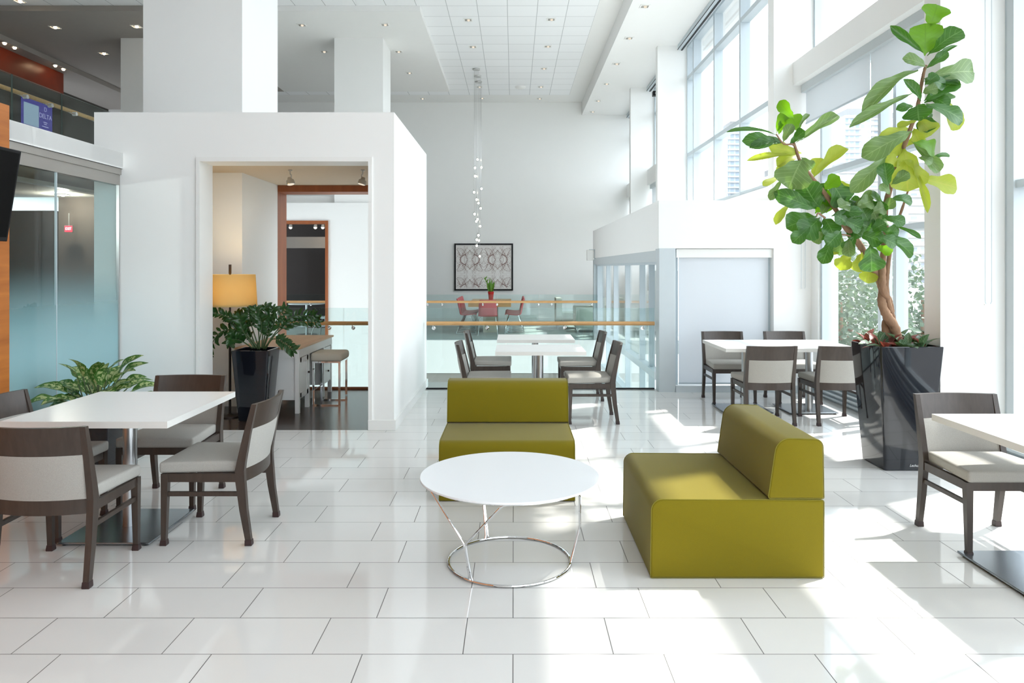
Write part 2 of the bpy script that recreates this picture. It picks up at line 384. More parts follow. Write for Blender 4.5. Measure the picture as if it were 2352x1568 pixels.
    def build(s, name, mats, parent=None, smooth=False, angle=None):
        me = bpy.data.meshes.new(name)
        bmesh.ops.recalc_face_normals(s.bm, faces=s.bm.faces[:])
        s.bm.to_mesh(me); s.bm.free()
        for mm in (mats if isinstance(mats, (list, tuple)) else [mats]): me.materials.append(M[mm])
        if smooth:
            for p in me.polygons: p.use_smooth = True
            if angle is not False: me.set_sharp_from_angle(angle=math.radians(angle or 40))
        o = bpy.data.objects.new(name, me); C.objects.link(o)
        if parent: o.parent = parent
        return o

def pf(prof, v):
    for (a, wa), (b, wb) in zip(prof, prof[1:]):
        if v <= b: 
            k = (v - a) / (b - a); k = k * k * (3 - 2 * k)
            return wa + (wb - wa) * k
    return prof[-1][1]
OVAL = [(0, 0.05), (0.12, 0.5), (0.45, 1.0), (0.8, 0.62), (1, 0.02)]
FIDDLE = [(0, 0.04), (0.07, 0.10), (0.2, 0.46), (0.38, 0.56), (0.68, 1.0), (0.86, 0.90), (0.95, 0.6), (1, 0.10)]
LANCE = [(0, 0.05), (0.2, 0.8), (0.45, 1.0), (0.8, 0.45), (1, 0.02)]

def tag(o, label=None, cat=None, group=None, kind=None):
    if label: o['label'] = label
    if cat: o['category'] = cat
    if group: o['group'] = group
    if kind: o['kind'] = kind
    return o

def thing(name, label, cat, loc=(0, 0, 0), rz=0.0, group=None):
    o = bpy.data.objects.new(name, None); C.objects.link(o)
    o.empty_display_size = 0.1
    o.location = loc; o.rotation_euler = (0, 0, rz)
    return tag(o, label, cat, group)

def struct(name, mb, m, smooth=False, label=None):
    o = mb.build(name, m, None, smooth); o['kind'] = 'structure'
    if label: o['label'] = label
    return o

def sroot(name):
    o = bpy.data.objects.new(name, None); C.objects.link(o); o['kind'] = 'structure'; return o

def copy_tree(o, parent=None):
    c = o.copy(); C.objects.link(c)
    if parent: c.parent = parent
    for ch in list(o.children):
        copy_tree(ch, c)
    return c

def place(proto, used, loc, rz, label, group=None):
    """first call moves the prototype itself; later calls copy it and its parts"""
    if used.get(proto.name): o = copy_tree(proto)
    else: o = proto; used[proto.name] = True
    o.location = loc; o.rotation_euler = (0, 0, rz); o['label'] = label
    if group: o['group'] = group
    return o
USED = {}

def text(s, size, mname, parent, loc, rot, name='lettering', ext=0.001, align='CENTER'):
    cu = bpy.data.curves.new(name, 'FONT'); cu.body = s; cu.size = size; cu.extrude = ext; cu.align_x = align; cu.align_y = 'CENTER'
    tmp = bpy.data.objects.new(name, cu); C.objects.link(tmp)
    dg = bpy.context.evaluated_depsgraph_get()
    me = bpy.data.meshes.new_from_object(tmp.evaluated_get(dg))
    C.objects.unlink(tmp); bpy.data.objects.remove(tmp)
    me.materials.clear(); me.materials.append(M[mname])
    o = bpy.data.objects.new(name, me); C.objects.link(o); o.parent = parent; o.location = loc; o.rotation_euler = rot
    return o

# ---------------------------------------------------------------- the setting
WZ = 6.43          # main ceiling
mb = MB(); mb.box(-4.3, 4.0, -5, 7.0, -0.25, 0); mb.box(-1.155, 4.0, 7.0, 9.39, -0.25, 0); struct('floor', mb, 'tile')
mb = MB(); mb.box(-4.6, -1.155, 7.0, 9.36, -0.25, 0.0); struct('floor_vestibule', mb, 'woodfloor')
mb = MB(); mb.box(-4.6, -1.39, 9.36, 9.41, -0.25, 0.025); struct('trim_1', mb, 'framewood')
mb = MB(); mb.box(-2.68, 4.0, 15.70, 21.3, -0.3, 0.0); mb.box(-8.5, -2.68, 15.0, 21.3, -0.3, 0.0); struct('floor_far', mb, 'carpet')
mb = MB(); mb.box(-8.5, 2.2, 15.62, 15.70, -0.70, -0.001); mb.box(-8.5, 2.2, 15.60, 15.70, -0.06, 0.012); struct('trim_2', mb, 'trim')
mb = MB(); mb.box(-9, 4.0, 9.6, 30, -5.2, -5.0); struct('floor_lower', mb, 'carpet')
mb = MB(); mb.box(-9, 4.0, 9.15, 9.39, -5.0, -0.25); struct('wall_lower_near', mb, 'wall')
mb = MB(); mb.box(-9, 1.9, 15.7, 21.3, -0.9, -0.72); struct('ceiling_lower', mb, 'greywall')
mb = MB(); mb.box(-9, 4.0, 21.3, 21.5, -5.0, -0.3); struct('wall_lower_far', mb, 'wall')
mb = MB(); mb.box(-9.2, -9, 9.15, 21.5, -5.0, -0.25); struct('wall_lower_left', mb, 'wall')
# ceilings
mb = MB(); mb.box(-12, 1.567, -5, 20.4, WZ, WZ + 0.2); struct('ceiling', mb, 'ctile')
mb = MB(); mb.box(1.567, 4.2, -5, 20.4, WZ, WZ + 0.2); mb.box(-12, 4.2, 20.4, 21.5, WZ, WZ + 0.2); struct('ceiling_border', mb, 'plaster')
mb = MB(); mb.box(-6.2, -1.74, 13.45, 19.6, 6.33, WZ - 0.002); struct('ceiling_dropped', mb, 'plaster')
mb = MB(); mb.box(-10.45, -6.2, 13.45, 19.6, 6.33, WZ - 0.002); struct('ceiling_upper_floor', mb, 'shaded_taupe')  # left part of the dropped ceiling, toned down for light falloff
mb = MB(); mb.box(-12, -10.45, -5, 21.3, 6.22, WZ - 0.002); struct('ceiling_left', mb, 'shaded_taupe')  # distance from the windows painted in as a darker tone
mb = MB(); mb.box(2.0, 4.2, -5, 21.3, 6.057, WZ - 0.002); struct('ceiling_soffit', mb, 'plaster')
# far wall, left walls, rear wall
mb = MB(); mb.box(-12, 4.2, 21.3, 21.5, -0.3, WZ); struct('wall_back', mb, 'wall')
mb = MB(); mb.box(-2.7, 3.4, 21.27, 21.3, 0, 0.11); struct('baseboard_back', mb, 'trim')
mb = MB(); mb.box(-11.2, -10.8, -5, 17.4, 2.67, 6.22); struct('wall_upper_left', mb, 'redwood')
mb = MB(); mb.box(-12.2, -11.9, -5, 21.3, 2.6, WZ); struct('wall_far_left', mb, 'dimgrey')
mb = MB(); mb.box(-10.795, -10.77, 5, 17.4, 2.67, 5.70); mb.box(-10.795, -10.76, 13.9, 14.2, 2.67, 6.22); struct('wall_upper_panel', mb, 'dimgrey')
mb = MB(); mb.box(-12, 0.6, -5.2, -5.0, 0, WZ); mb.box(0.6, 4.2, -5.2, -5.0, 0, 0.2); mb.box(0.6, 4.2, -5.2, -5.0, 6.05, WZ); struct('wall_rear', mb, 'wall')
r = sroot('window_rear_fill'); f = MB()  # unseen rear glazing added as fill for surfaces facing the camera
for x in (0.63, 1.6, 2.6, 3.6): f.box(x - 0.03, x + 0.03, -5.15, -5.03, 0.2, 6.05)
for z in (0.23, 2.2, 4.1, 6.02): f.box(0.6, 4.0, -5.145, -5.035, z - 0.03, z + 0.03)
f.build('window_frame', 'alu', r); g = MB(); g.box(0.6, 4.0, -5.09, -5.082, 0.2, 6.05); g.build('window_pane', 'winglass', r)
# white box with the doorway
mb = MB()
mb.box(-4.05, -3.045, 7.0, 7.28, 0, 2.60); mb.box(-1.39, -1.155, 7.0, 9.6, 0, 2.60)
mb.box(-4.05, -1.155, 7.0, 9.6, 2.66, 3.066); mb.box(-4.05, -1.155, 7.0, 7.28, 2.60, 2.66); mb.box(-1.39, -1.155, 7.28, 9.6, 2.60, 2.66)
struct('wall_doorway', mb, 'wall')
mb = MB(); mb.box(-4.0, -1.40, 7.285, 9.44, 2.64, 2.659); struct('ceiling_vestibule', mb, 'beigewall')
mb = MB()   # door casing
mb.box(-3.062, -3.026, 6.985, 7.29, 0, 2.590); mb.box(-1.402, -1.366, 6.985, 7.29, 0.10, 2.590); mb.box(-3.062, -1.366, 6.985, 7.29, 2.590, 2.632)
struct('trim_3', mb, 'trim')
mb = MB(); mb.box(-1.405, -1.135, 6.98, 7.0, 0, 0.10, bev=0.004); mb.box(-1.155, -1.135, 6.99, 9.6, 0, 0.10); mb.box(-4.05, -3.062, 6.98, 7.0, 0, 0.1, bev=0.004); struct('baseboard_left', mb, 'trim')
mb = MB(); mb.box(-4.14, -4.052, 7.28, 9.5, 0, 2.66); struct('wall_vestibule_left', mb, 'wall')
# columns
mb = MB(); mb.box(-4.19, -3.07, 8.2, 9.43, 0, WZ); struct('wall_column_near', mb, 'wall')
mb = MB(); mb.box(-3.72, -2.71, 15.04, 15.95, -5.0, 6.33); struct('wall_column_far', mb, 'wall')
mb = MB(); mb.box(-8.15, -7.1, 15.04, 15.95, -5.0, 6.33); struct('wall_column_left', mb, 'wall')
# vestibule rear opening lined with cherry
mb = MB(); mb.box(-3.2, -3.07, 9.44, 9.80, 0, 2.67); struct('trim_4', mb, 'framewood')
mb = MB(); mb.box(-3.07, -1.39, 9.44, 9.80, 2.555, 2.67); struct('trim_5', mb, 'framewood')
# far portal
mb = MB(); mb.box(-3.83, -2.71, 14.98, 15.04, -5.0, 2.91); mb.box(-9, -3.83, 14.98, 15.2, 2.54, 2.91); mb.box(-9, -6.3, 14.98, 15.2, -0.3, 2.54); mb.box(-9, -3.83, 14.98, 15.2, -5, -0.3); struct('wall_portal', mb, 'wall')
mb = MB(); mb.box(-3.885, -3.83, 14.94, 15.25, -0.01, 2.54); mb.box(-6.3, -3.885, 14.94, 15.25, 2.48, 2.54); struct('trim_6', mb, 'framewood')
mb = MB(); mb.box(-11, -2.71, 15.2, 21.2, 2.91, 3.08); mb.box(-11, -5.5, 7.28, 15.2, 2.52, 2.67); mb.box(-11, -3.77, -5, 7.0, 2.52, 2.67); mb.box(-11, -4.05, 7.0, 7.28, 2.52, 2.67); struct('floor_upper', mb, 'plaster')
mb = MB(); mb.box(-8.5, -2.75, 20.2, 20.3, 0, 2.9); mb.box(-2.80, -2.715, 15.95, 20.3, 0, 2.9); struct('wall_restaurant', mb, 'darkroom')
mb = MB(); mb.box(-8.5, -2.8, 17.6, 17.75, 2.05, 2.32); struct('trim_7', mb, 'greywall')
mb = MB(); mb.box(-5.4, -4.75, 19.0, 19.1, 0, 2.0); struct('wall_curtain_dark', mb, 'darkroom')
mb = MB(); mb.box(-4.75, -3.4, 19.0, 19.1, 0, 2.05); struct('wall_restaurant_brown', mb, 'greywall')
# left side: balcony edge, header track, corridor behind the frosted glass
mb = MB(); mb.box(-3.80, -3.77, 5.36, 7.0, 2.52, 2.672); struct('trim_8', mb, 'trim')
mb = MB(); mb.box(-3.86, -3.785, 5.36, 7.0, 2.46, 2.52); mb.box(-3.86, -3.80, 5.36, 7.0, 2.36, 2.46); struct('trim_9', mb, 'track')
mb = MB(); mb.box(-4.25, -3.72, -5, 5.35, 0, 2.76); struct('wall_left', mb, 'panelwood')
mb = MB(); mb.box(-7.2, -7.0, -5, 9.5, -0.1, 2.52); struct('wall_corridor', mb, 'darkroom')
mb = MB(); mb.box(-5.9, -4.14, 9.4, 9.5, -0.1, 2.52); struct('wall_corridor_end', mb, 'dimbrown')
mb = MB(); mb.box(-7.0, -5.9, 9.3, 9.5, -0.1, 2.30); mb.box(-4.6, -4.14, 9.25, 9.4, 0, 1.95); struct('wall_corridor_door', mb, 'darkroom')
mb = MB(); mb.box(-7.2, -4.3, -5, 7, -0.1, 0); mb.box(-7.2, -4.6, 7, 9.5, -0.1, 0); struct('floor_corridor', mb, 'woodfloor')
mb = MB(); mb.box(-7.0, -3.87, -5, 7.0, 2.48, 2.519); mb.box(-7.0, -4.14, 7.0, 9.4, 2.48, 2.519); struct('ceiling_corridor', mb, 'shaded_taupe')
mb = MB(); mb.box(-5.05, -4.95, -5, 9.4, 2.44, 2.48); mb.box(-5.05, -4.90, -5, 7.0, 2.42, 2.48); struct('reflection_band', mb, 'trim')  # bright reflection in the glass wall, built as a white band behind it
# right side
mb = MB()
mb.box(1.83, 2.06, 9.15, 9.36, 1.81, 2.417); mb.box(2.06, 3.28, 9.15, 9.36, 1.81, 2.417); mb.box(3.28, 4.0, 9.15, 9.36, 0, 2.417)
mb.box(3.28, 4.0, 9.15, 9.36, 2.417, 6.057); mb.box(2.06, 3.28, 9.20, 9.36, 0, 0.07)
mb.box(1.83, 4.0, 9.36, 16.75, 2.25, 2.417); mb.box(1.83, 2.0, 9.36, 16.75, 1.79, 2.25)
mb.box(3.48, 4.0, 9.36, 21.3, 2.417, 2.68)
struct('wall_bulkhead', mb, 'wall')
for i, (y0, th, x0) in enumerate(((14.67, 0.19, 2.91), (18.06, 0.19, 2.91))):
    mb = MB(); mb.box(x0, 4.0, y0, y0 + th, 2.3 if i == 0 else 0, 6.057); struct('wall_pier', mb, 'wall')
mb = MB(); mb.box(3.30, 4.0, 5.61, 5.83, 0, 6.057); struct('wall_pier_near', mb, 'wall')
mb = MB(); mb.box(3.30, 4.0, 1.9, 2.12, 0, 6.057); mb.box(3.30, 4.0, -1.7, -1.48, 0, 6.057); struct('wall_pier_behind', mb, 'wall')
mb = MB(); mb.box(3.5, 4.0, 16.75, 21.3, 0, 1.5); struct('wall_right_far', mb, 'wall')
mb = MB(); mb.box(3.52, 4.0, 5.83, 9.15, 3.86, 4.15); mb.box(3.75, 4.0, 8.94, 9.15, 0, 2.8); struct('wall_header_right', mb, 'wall')
mb = MB(); mb.box(3.60, 4.0, 2.12, 5.61, 3.86, 4.15); mb.box(3.60, 4.0, -1.48, 1.9, 3.86, 4.15); struct('wall_header_near', mb, 'wall')
mb = MB(); mb.box(3.32, 3.6, 14.86, 18.06, 3.62, 4.0); mb.box(3.32, 3.6, 18.25, 21.3, 3.62, 4.0); struct('wall_header_far', mb, 'wall')
mb = MB(); mb.box(1.83, 2.04, 9.14, 9.34, -5, 1.812, bev=0.006); mb.box(1.83, 2.04, 16.55, 16.75, -5, 1.76); struct('wall_steel_post', mb, 'steel')
mb = MB(); mb.box(1.84, 1.98, 9.36, 16.6, 1.645, 1.80); struct('trim_10', mb, 'cassette')
mb = MB(); mb.box(2.04, 3.75, 9.12, 9.15, 0.0, 0.08); struct('baseboard_right', mb, 'steel')

# windows: one frame + one pane mesh per window
def window(name, x, ys, zs, fr=0.05, depth=0.12, fm='alu'):
    """window in the plane X = x; ys/zs are the mullion lines, first and last are the jambs"""
    r = sroot(name)
    f = MB()
    for i, y in enumerate(ys):
        f.box(x, x + depth, y - fr / 2, y + fr / 2, zs[0], zs[-1])
    for z in zs:
        f.box(x + 0.005, x + depth - 0.005, ys[0], ys[-1], z - fr / 2, z + fr / 2)
    g = MB(); g.box(x + depth * 0.6, x + depth * 0.6 + 0.008, ys[0], ys[-1], zs[0], zs[-1])
    a = f.build('window_frame', fm, r); b = g.build('window_pane', 'winglass', r)
    return r
window('window_1', 3.5, (9.38, 9.80, 11.23, 12.68, 14.15, 14.66), (2.70, 3.84, 5.39, 6.04), 0.075, 0.15)
window('window_2', 3.5, (14.88, 15.8, 16.95, 18.04), (2.70, 4.05, 5.39, 6.04), 0.07, 0.15)
window('window_3', 3.5, (18.27, 19.3, 20.3, 21.28), (2.70, 4.05, 5.39, 6.04), 0.07, 0.15)
window('window_4', 3.78, (5.85, 7.5, 9.13), (4.17, 5.2, 6.04), 0.06, 0.12)
window('window_5', 3.78, (5.85, 7.2, 7.50, 8.92), (0.30, 1.96, 2.73, 3.86), 0.06, 0.12)
window('window_6', 3.80, (2.14, 3.86, 5.59), (4.17, 5.2, 6.04), 0.06, 0.12)
window('window_7', 3.80, (2.14, 3.86, 5.59), (0.30, 2.2, 3.86), 0.06, 0.12)
window('window_8', 3.80, (-1.46, 0.2, 1.88), (4.17, 5.2, 6.04), 0.06, 0.12)
window('window_9', 3.80, (-1.46, 0.2, 1.88), (0.30, 2.2, 3.86), 0.06, 0.12)
window('window_10', 3.80, (-4.98, -3.3, -1.72), (0.30, 2.2, 4.1, 6.04), 0.06, 0.12)
mb = MB()
for y0, y1 in ((5.83, 9.15), (2.12, 5.61), (-1.48, 1.9), (-5, -1.7)):
    mb.box(3.74, 4.0, y0, y1, 0, 0.27)
    for k in range(4): mb.box(3.70, 3.75, y0, y1, 0.03 + k * 0.055, 0.05 + k * 0.055)
struct('trim_11', mb, 'alu')
mb = MB(); mb.box(3.79, 3.92, 5.50, 5.575, 0, 6.05); struct('trim_12', mb, 'steel')
# glazed bay beside the stair void
r = sroot('window_11'); f = MB()
for y in (9.42, 10.2, 10.95, 12.36, 13.8, 14.9, 16.5): f.box(1.90, 1.98, y - 0.03, y + 0.03, -5, 1.70)
for z in (1.66, 0.13, -0.55, -2.2): f.box(1.88, 1.99, 9.36, 16.6, z - 0.05, z + 0.05)
f.build('window_frame', 'alu', r)
g = MB(); g.box(1.95, 1.958, 9.36, 16.6, -5, 1.7); g.build('window_pane', 'winglass', r)
# window in the end wall, blind pulled down
r = sroot('window_12'); f = MB(); f.box(2.04, 3.28, 9.30, 9.36, 1.74, 1.81); f.box(3.21, 3.28, 9.28, 9.36, 0.07, 1.81); f.box(2.04, 2.1, 9.28, 9.36, 0.07, 1.81); f.build('window_frame', 'alu', r)
g = MB(); g.box(2.1, 3.22, 9.33, 9.338, 0.07, 1.76); g.build('window_pane', 'winglass', r)

# ---------------------------------------------------------------- blinds
def blind(label, loc, rz, w, drop, gap=None, cord=0.0, fab='blind', chain=True, ch=0.10):
    """roller blind, hangs from loc (top centre) along local x"""
    t = thing('roller_blind', label, 'blind', loc, rz)
    m = MB(); m.box(-w / 2, w / 2, -0.05, 0.05, -ch, 0, bev=0.004); m.build('cassette', 'cassette' if fab == 'blind' else 'trim', t)
    spans = [(-w / 2 + 0.04, w / 2 - 0.04)] if gap is None else [(-w / 2 + 0.04, gap - 0.012), (gap + 0.012, w / 2 - 0.04)]
    for a, b in spans:
        m = MB(); m.box(a, b, -0.002, 0.002, -drop + 0.02, -ch); o = m.build('blind_fabric', fab, t)
        m = MB(); m.box(a, b, -0.01, 0.01, -drop, -drop + 0.022, bev=0.003); m.build('bottom_bar', 'alu', o)
    if cord:
        m = MB(); cx = w / 2 - 0.02
        m.tube([(cx, -0.06, -0.03), (cx, -0.06, -cord), (cx + 0.02, -0.065, -cord - 0.02), (cx + 0.04, -0.06, -cord), (cx + 0.04, -0.06, -0.03)], 0.0022, n=5)
        m.build('pull_chain', 'trim', t)
    return t
blind('grey roller blind half lowered behind the fig tree, with a bright slit between its panels', (3.66, 7.49, 3.86), -PI / 2, 3.25, 0.50, gap=0.05)
blind('white screen blind pulled right down in the end wall window behind the dining table', (2.67, 9.24, 1.805), 0, 1.22, 1.72, fab='blindlit', ch=0.11)
blind('small grey roller blind in the far window bay beside the black speaker pier', (3.42, 16.45, 3.62), -PI / 2, 3.0, 0.62)
blind('small grey roller blind in the window bay nearest the back wall', (3.42, 19.75, 3.62), -PI / 2, 2.9, 0.62)
def upcassette(label, y0, y1, x):
    t = thing('blind_cassette', label, 'blind', (x, (y0 + y1) / 2, 6.057)); w = (y1 - y0) / 2
    m = MB(); m.box(-0.06, 0.06, -w, w, -0.11, 0, bev=0.006); m.build('housing', 'alu', t)
    m = MB(); m.box(-0.066, -0.05, -w, w, -0.108, -0.095); m.box(0.0, 0.03, -w + .02, w - .02, -0.125, -0.11); m.build('slot', 'black', t)
upcassette('long raised roller blind casing under the soffit over the tall gridded window', 9.5, 14.6, 3.36)
upcassette('raised roller blind casing under the soffit in the bay with the black speaker', 14.9, 18.0, 3.36)
upcassette('raised roller blind casing under the soffit next to the back wall', 18.3, 21.2, 3.36)
def chain(label, loc, ln, w, rz=0):
    t = thing('blind_chain', label, 'blind chain', loc, rz)
    m = MB(); m.tube([(-w / 2, 0, 0), (-w / 2, 0, -ln), (-w * 0.3, 0, -ln - w * 0.4), (w * 0.3, 0, -ln - w * 0.4), (w / 2, 0, -ln), (w / 2, 0, 0)], 0.0028, n=5); m.build('bead_loop', 'alu', t)
    m = MB(); m.box(-w * 0.6, w * 0.6, -0.008, 0.008, -ln - w * 0.55, -ln - w * 0.35); m.build('weight', 'trim', t)
chain('long blind pull chain hanging on the white pier at right of the fig tree', P(2270, 0, 5.58) + Vector((0, 0, 0.5)), 2.82, 0.05)
chain('short blind pull chain on the white wall right of the screen blind', P(1845, 440, 9.12), 1.20, 0.05)

# ---------------------------------------------------------------- railings
def railing(label, x0, x1, y, ztop, zrail, joints, brk, side=-1, z0=0.0):
    t = thing('glass_railing', label, 'railing', ((x0 + x1) / 2, y, z0)); cx = (x0 + x1) / 2
    xs = [x0] + list(joints) + [x1]
    for a, b in zip(xs, xs[1:]):
        m = MB(); m.box(a - cx + 0.004, b - cx - 0.004, -0.006, 0.006, 0.015, ztop, mi=0, emi=None)
        for f in m.bm.faces:
            if abs(f.normal.y) < 0.5: f.material_index = 1
        m.build('glass_panel', ['railglass', 'glassedge'], t)
    m = MB(); m.tube([(x0 - cx + 0.015, side * 0.085, zrail), (x1 - cx - 0.015, side * 0.085, zrail)], 0.026, n=14); m.build('handrail', 'railwood', t, True)
    for bx in brk:
        m = MB(); b = bx - cx
        m.tube([(b, side * 0.006, zrail - 0.065), (b, side * 0.03, zrail - 0.065), (b, side * 0.031, zrail - 0.065), (b, side * 0.08, zrail - 0.062), (b, side * 0.085, zrail - 0.055), (b, side * 0.085, zrail - 0.02)], [0.024, 0.024, 0.008, 0.007, 0.007, 0.007], n=12)
        m.build('bracket', 'chrome', t, True)
    m = MB(); m.box(x0 - cx, x1 - cx, -0.02, 0.02, -0.02, 0.016); m.build('shoe_channel', 'black' if z0 == 0 and y < 10 else 'alu', t)
    return t
railing('clear glass railing with oak handrail between the white box and the steel post', -1.13, 1.815, 9.37, 1.047, 0.855, (-0.1, 0.84), (-1.03, -0.34, 0.66, 1.66))
railing('glass railing with oak handrail inside the doorway, at the end of the white desk', -3.06, -1.40, 9.385, 1.047, 0.855, (-2.2,), (-2.38, -2.07, -1.6))
railing('far glass railing with oak handrail in front of the red chairs', -2.65, 1.82, 15.73, 0.99, 0.835, (-0.35, 0.55), (-1.86, -1.55, -0.67, -0.36, 0.53, 0.82, 1.70))
railing('dim glass railing inside the wood framed portal of the dark restaurant', -6.2, -3.9, 15.75, 0.99, 0.835, (-5,), (-5.5, -4.4))
# upper balcony railing runs along Y
t = thing('balcony_railing', 'glass balcony railing with wooden handrail on the upper floor at left', 'railing', (-5.64, 11, 2.67))
ys = [4.5, 6.4, 8.15, 9.05, 10.1, 11.6, 13.2, 14.8]
for a, b in zip(ys, ys[1:]):
    m = MB(); m.box(-0.006, 0.006, a - 11 + 0.006, b - 11 - 0.006, 0, 1.07)
    for f in m.bm.faces:
        if abs(f.normal.x) < 0.5: f.material_index = 1
    m.build('glass_panel', ['balglass', 'baledge'], t)
    for q in (0.25, 0.75):
        m = MB(); yy = a + (b - a) * q - 11
        m.tube([(0.03, yy, 0.87), (-0.02, yy, 0.87), (-0.021, yy, 0.87), (-0.08, yy, 0.9)], [0.025, 0.025, 0.008, 0.008], n=10); m.build('bracket', 'chrome', t, True)
m = MB(); m.tube([(-0.085, -6.4, 0.92), (-0.085, 3.8, 0.92)], 0.026, n=12); m.build('handrail', 'railwood', t, True)
# frosted glass wall at left
t = thing('glass_wall', 'tall frosted glass wall fading from clear to pale teal, behind the left dining table', 'glass partition', (-3.815, 6.2, 0))
for a, b in ((5.36, 6.04), (6.044, 6.995)):
    m = MB(); m.box(-0.006, 0.006, a - 6.2, b - 6.2, 0.005, 2.36)
    m.build('glass_panel', ['frost'], t)
m = MB(); m.box(-0.009, 0.009, -0.162, -0.154, 0.005, 2.36); m.build('joint_strip', 'alu', t)
m = MB(); m.box(-0.012, 0.016, 0.782, 0.797, 0.0, 2.36); m.build('edge_strip', 'silver', t)

# ---------------------------------------------------------------- chairs
def make_chair():
    t = thing('dining_chair', 'chair', 'chair', (0, 0, 0))
    hw = 0.235
    for s in (-1, 1):
        m = MB(); m.bar([(s * hw, 0.238, 0.028), (s * hw, 0.230, 0.365), (s * hw, 0.230, 0.405)], [(0.0135, 0.0135), (0.019, 0.019), (0.019, 0.019)])
        o = m.build('leg', 'espresso', t)
        m = MB(); m.bar([(s * hw, 0.238, 0.0), (s * hw, 0.238, 0.006), (s * hw, 0.238, 0.032)], [(0.0175, 0.0175), (0.0185, 0.0185), (0.0155, 0.0155)]); m.build('glide', 'glide', o)
        m = MB(); m.bar([(s * hw, -0.240, 0.028), (s * hw, -0.212, 0.20), (s * hw, -0.195, 0.36), (s * hw, -0.192, 0.42), (s * hw, -0.200, 0.47), (s * hw, -0.230, 0.62), (s * hw, -0.272, 0.795)],
                        [(0.0145, 0.0165), (0.016, 0.021), (0.0165, 0.026), (0.0165, 0.026), (0.0165, 0.024), (0.0155, 0.019), (0.014, 0.014)])
        o = m.build('leg', 'espresso', t)
        m = MB(); m.bar([(s * hw, -0.241, 0.0), (s * hw, -0.241, 0.006), (s * hw, -0.240, 0.032)], [(0.0175, 0.0185), (0.0185, 0.0195), (0.0165, 0.0185)]); m.build('glide', 'glide', o)
        m = MB(); m.box(s * hw - 0.009, s * hw + 0.009, -0.198, 0.222, 0.276, 0.302, bev=0.003); m.build('stretcher', 'espresso', t)
        m = MB(); m.box(s * hw - 0.012, s * hw + 0.012, -0.178, 0.213, 0.358, 0.405); m.build('side_rail', 'espresso', t)
    m = MB(); m.box(-hw + 0.018, hw - 0.018, 0.218, 0.242, 0.358, 0.405); m.build('front_rail', 'espresso', t)
    def panel(z0, z1, th, bow, y_of, xw, puff=0.0, nx=12, nz=3):
        mm = MB(); g = []
        for sgn in (0, 1):
            rows = []
            for j in range(nz + 1):
                z = z0 + (z1 - z0) * j / nz; row = []
                for i in range(nx + 1):
                    u = -1 + 2 * i / nx; x = u * xw
                    pz = 1 - abs(2 * j / nz - 1) ** 3; px = 1 - abs(u) ** 6
                    y = y_of(z) - bow * (1 - u * u) + (th / 2 + puff * pz * px) * (1 if sgn else -1)
                    row.append(mm.bm.verts.new((x, y, z)))
                rows.append(row)
            g.append(rows)
        for sgn in (0, 1):
            for j in range(nz):
                for i in range(nx): mm.face([g[sgn][j][i], g[sgn][j][i + 1], g[sgn][j + 1][i + 1], g[sgn][j + 1][i]])
        for i in range(nx):
            mm.face([g[0][0][i], g[0][0][i + 1], g[1][0][i + 1], g[1][0][i]]); mm.face([g[0][nz][i], g[0][nz][i + 1], g[1][nz][i + 1], g[1][nz][i]])
        for j in range(nz):
            mm.face([g[0][j][0], g[0][j + 1][0], g[1][j + 1][0], g[1][j][0]]); mm.face([g[0][j][nx], g[0][j + 1][nx], g[1][j + 1][nx], g[1][j][nx]])
        return mm
    yo = lambda z: -0.198 - (z - 0.46) * 0.224 if z > 0.46 else -0.196
    panel(0.352, 0.425, 0.024, 0.038, yo, 0.221).build('back_rail', 'espresso', t, True)
    panel(0.425, 0.652, 0.026, 0.038, yo, 0.219, 0.006, 14, 6).build('back_cushion', 'uphol', t, True)
    panel(0.652, 0.795, 0.022, 0.038, yo, 0.222).build('top_rail', 'espresso', t, True)
    # seat cushion, a little wider in front
    m = MB(); m.box(-0.25, 0.25, -0.182, 0.262, 0.407, 0.468)
    for v in m.bm.verts:
        if v.co.y < 0: v.co.x *= 0.875
    bmesh.ops.bevel(m.bm, geom=m.bm.edges[:], offset=0.016, segments=3, affect='EDGES', profile=0.6)
    bmesh.ops.subdivide_edges(m.bm, edges=[e for e in m.bm.edges if e.calc_length() > 0.2], cuts=4, use_grid_fill=True)
    for v in m.bm.verts:
        if v.co.z > 0.46: v.co.z += 0.010 * max(0, 1 - (v.co.x / 0.25) ** 2) * max(0, 1 - ((v.co.y - 0.04) / 0.23) ** 2)
    m.build('seat', 'uphol', t, True)
    return t
CH = make_chair()
def chair(x, y, deg, label, group): return place(CH, USED, (x, y, 0), math.radians(deg), label, group)
g = 'chairs around the left dining table'
chair(-2.325, 3.785, 1, 'dark chair in the left foreground, padded back towards us, cut by the frame', g)
chair(-1.735, 4.33, 90, 'dark wood chair at the right side of the left table, seen side on', g)
chair(-2.31, 4.92, 180, 'dark chair facing us on the far side of the left table', g)
chair(-2.832, 4.36, -90, 'chair cut by the left frame edge, beside the left table and orange wood wall', g)
g = 'chairs at the middle tables by the glass railing'
chair(0.80, 7.50, 90, 'chair right of the nearer middle table, just behind the right corner of the green sofa', g)
chair(0.80, 8.75, 90, 'chair right of the farther middle table, close to the glass railing', g)
chair(-0.29, 7.50, -90, 'chair left of the nearer middle table, half hidden behind the green sofa back', g)
chair(-0.29, 8.80, -90, 'chair left of the farther middle table, closest to the glass railing at left', g)
g = 'chairs at the double table by the window'
chair(2.545, 7.42, 0, 'chair with its back to us at the window double table, fully visible', g)
chair(3.255, 7.42, 0, 'chair with its back to us at the window table, partly hidden by the planter', g)
chair(2.525, 8.53, 180, 'chair facing us behind the window double table, the left one under the screen blind', g)
chair(3.28, 8.54, 180, 'chair facing us behind the window double table, the one next to the window', g)
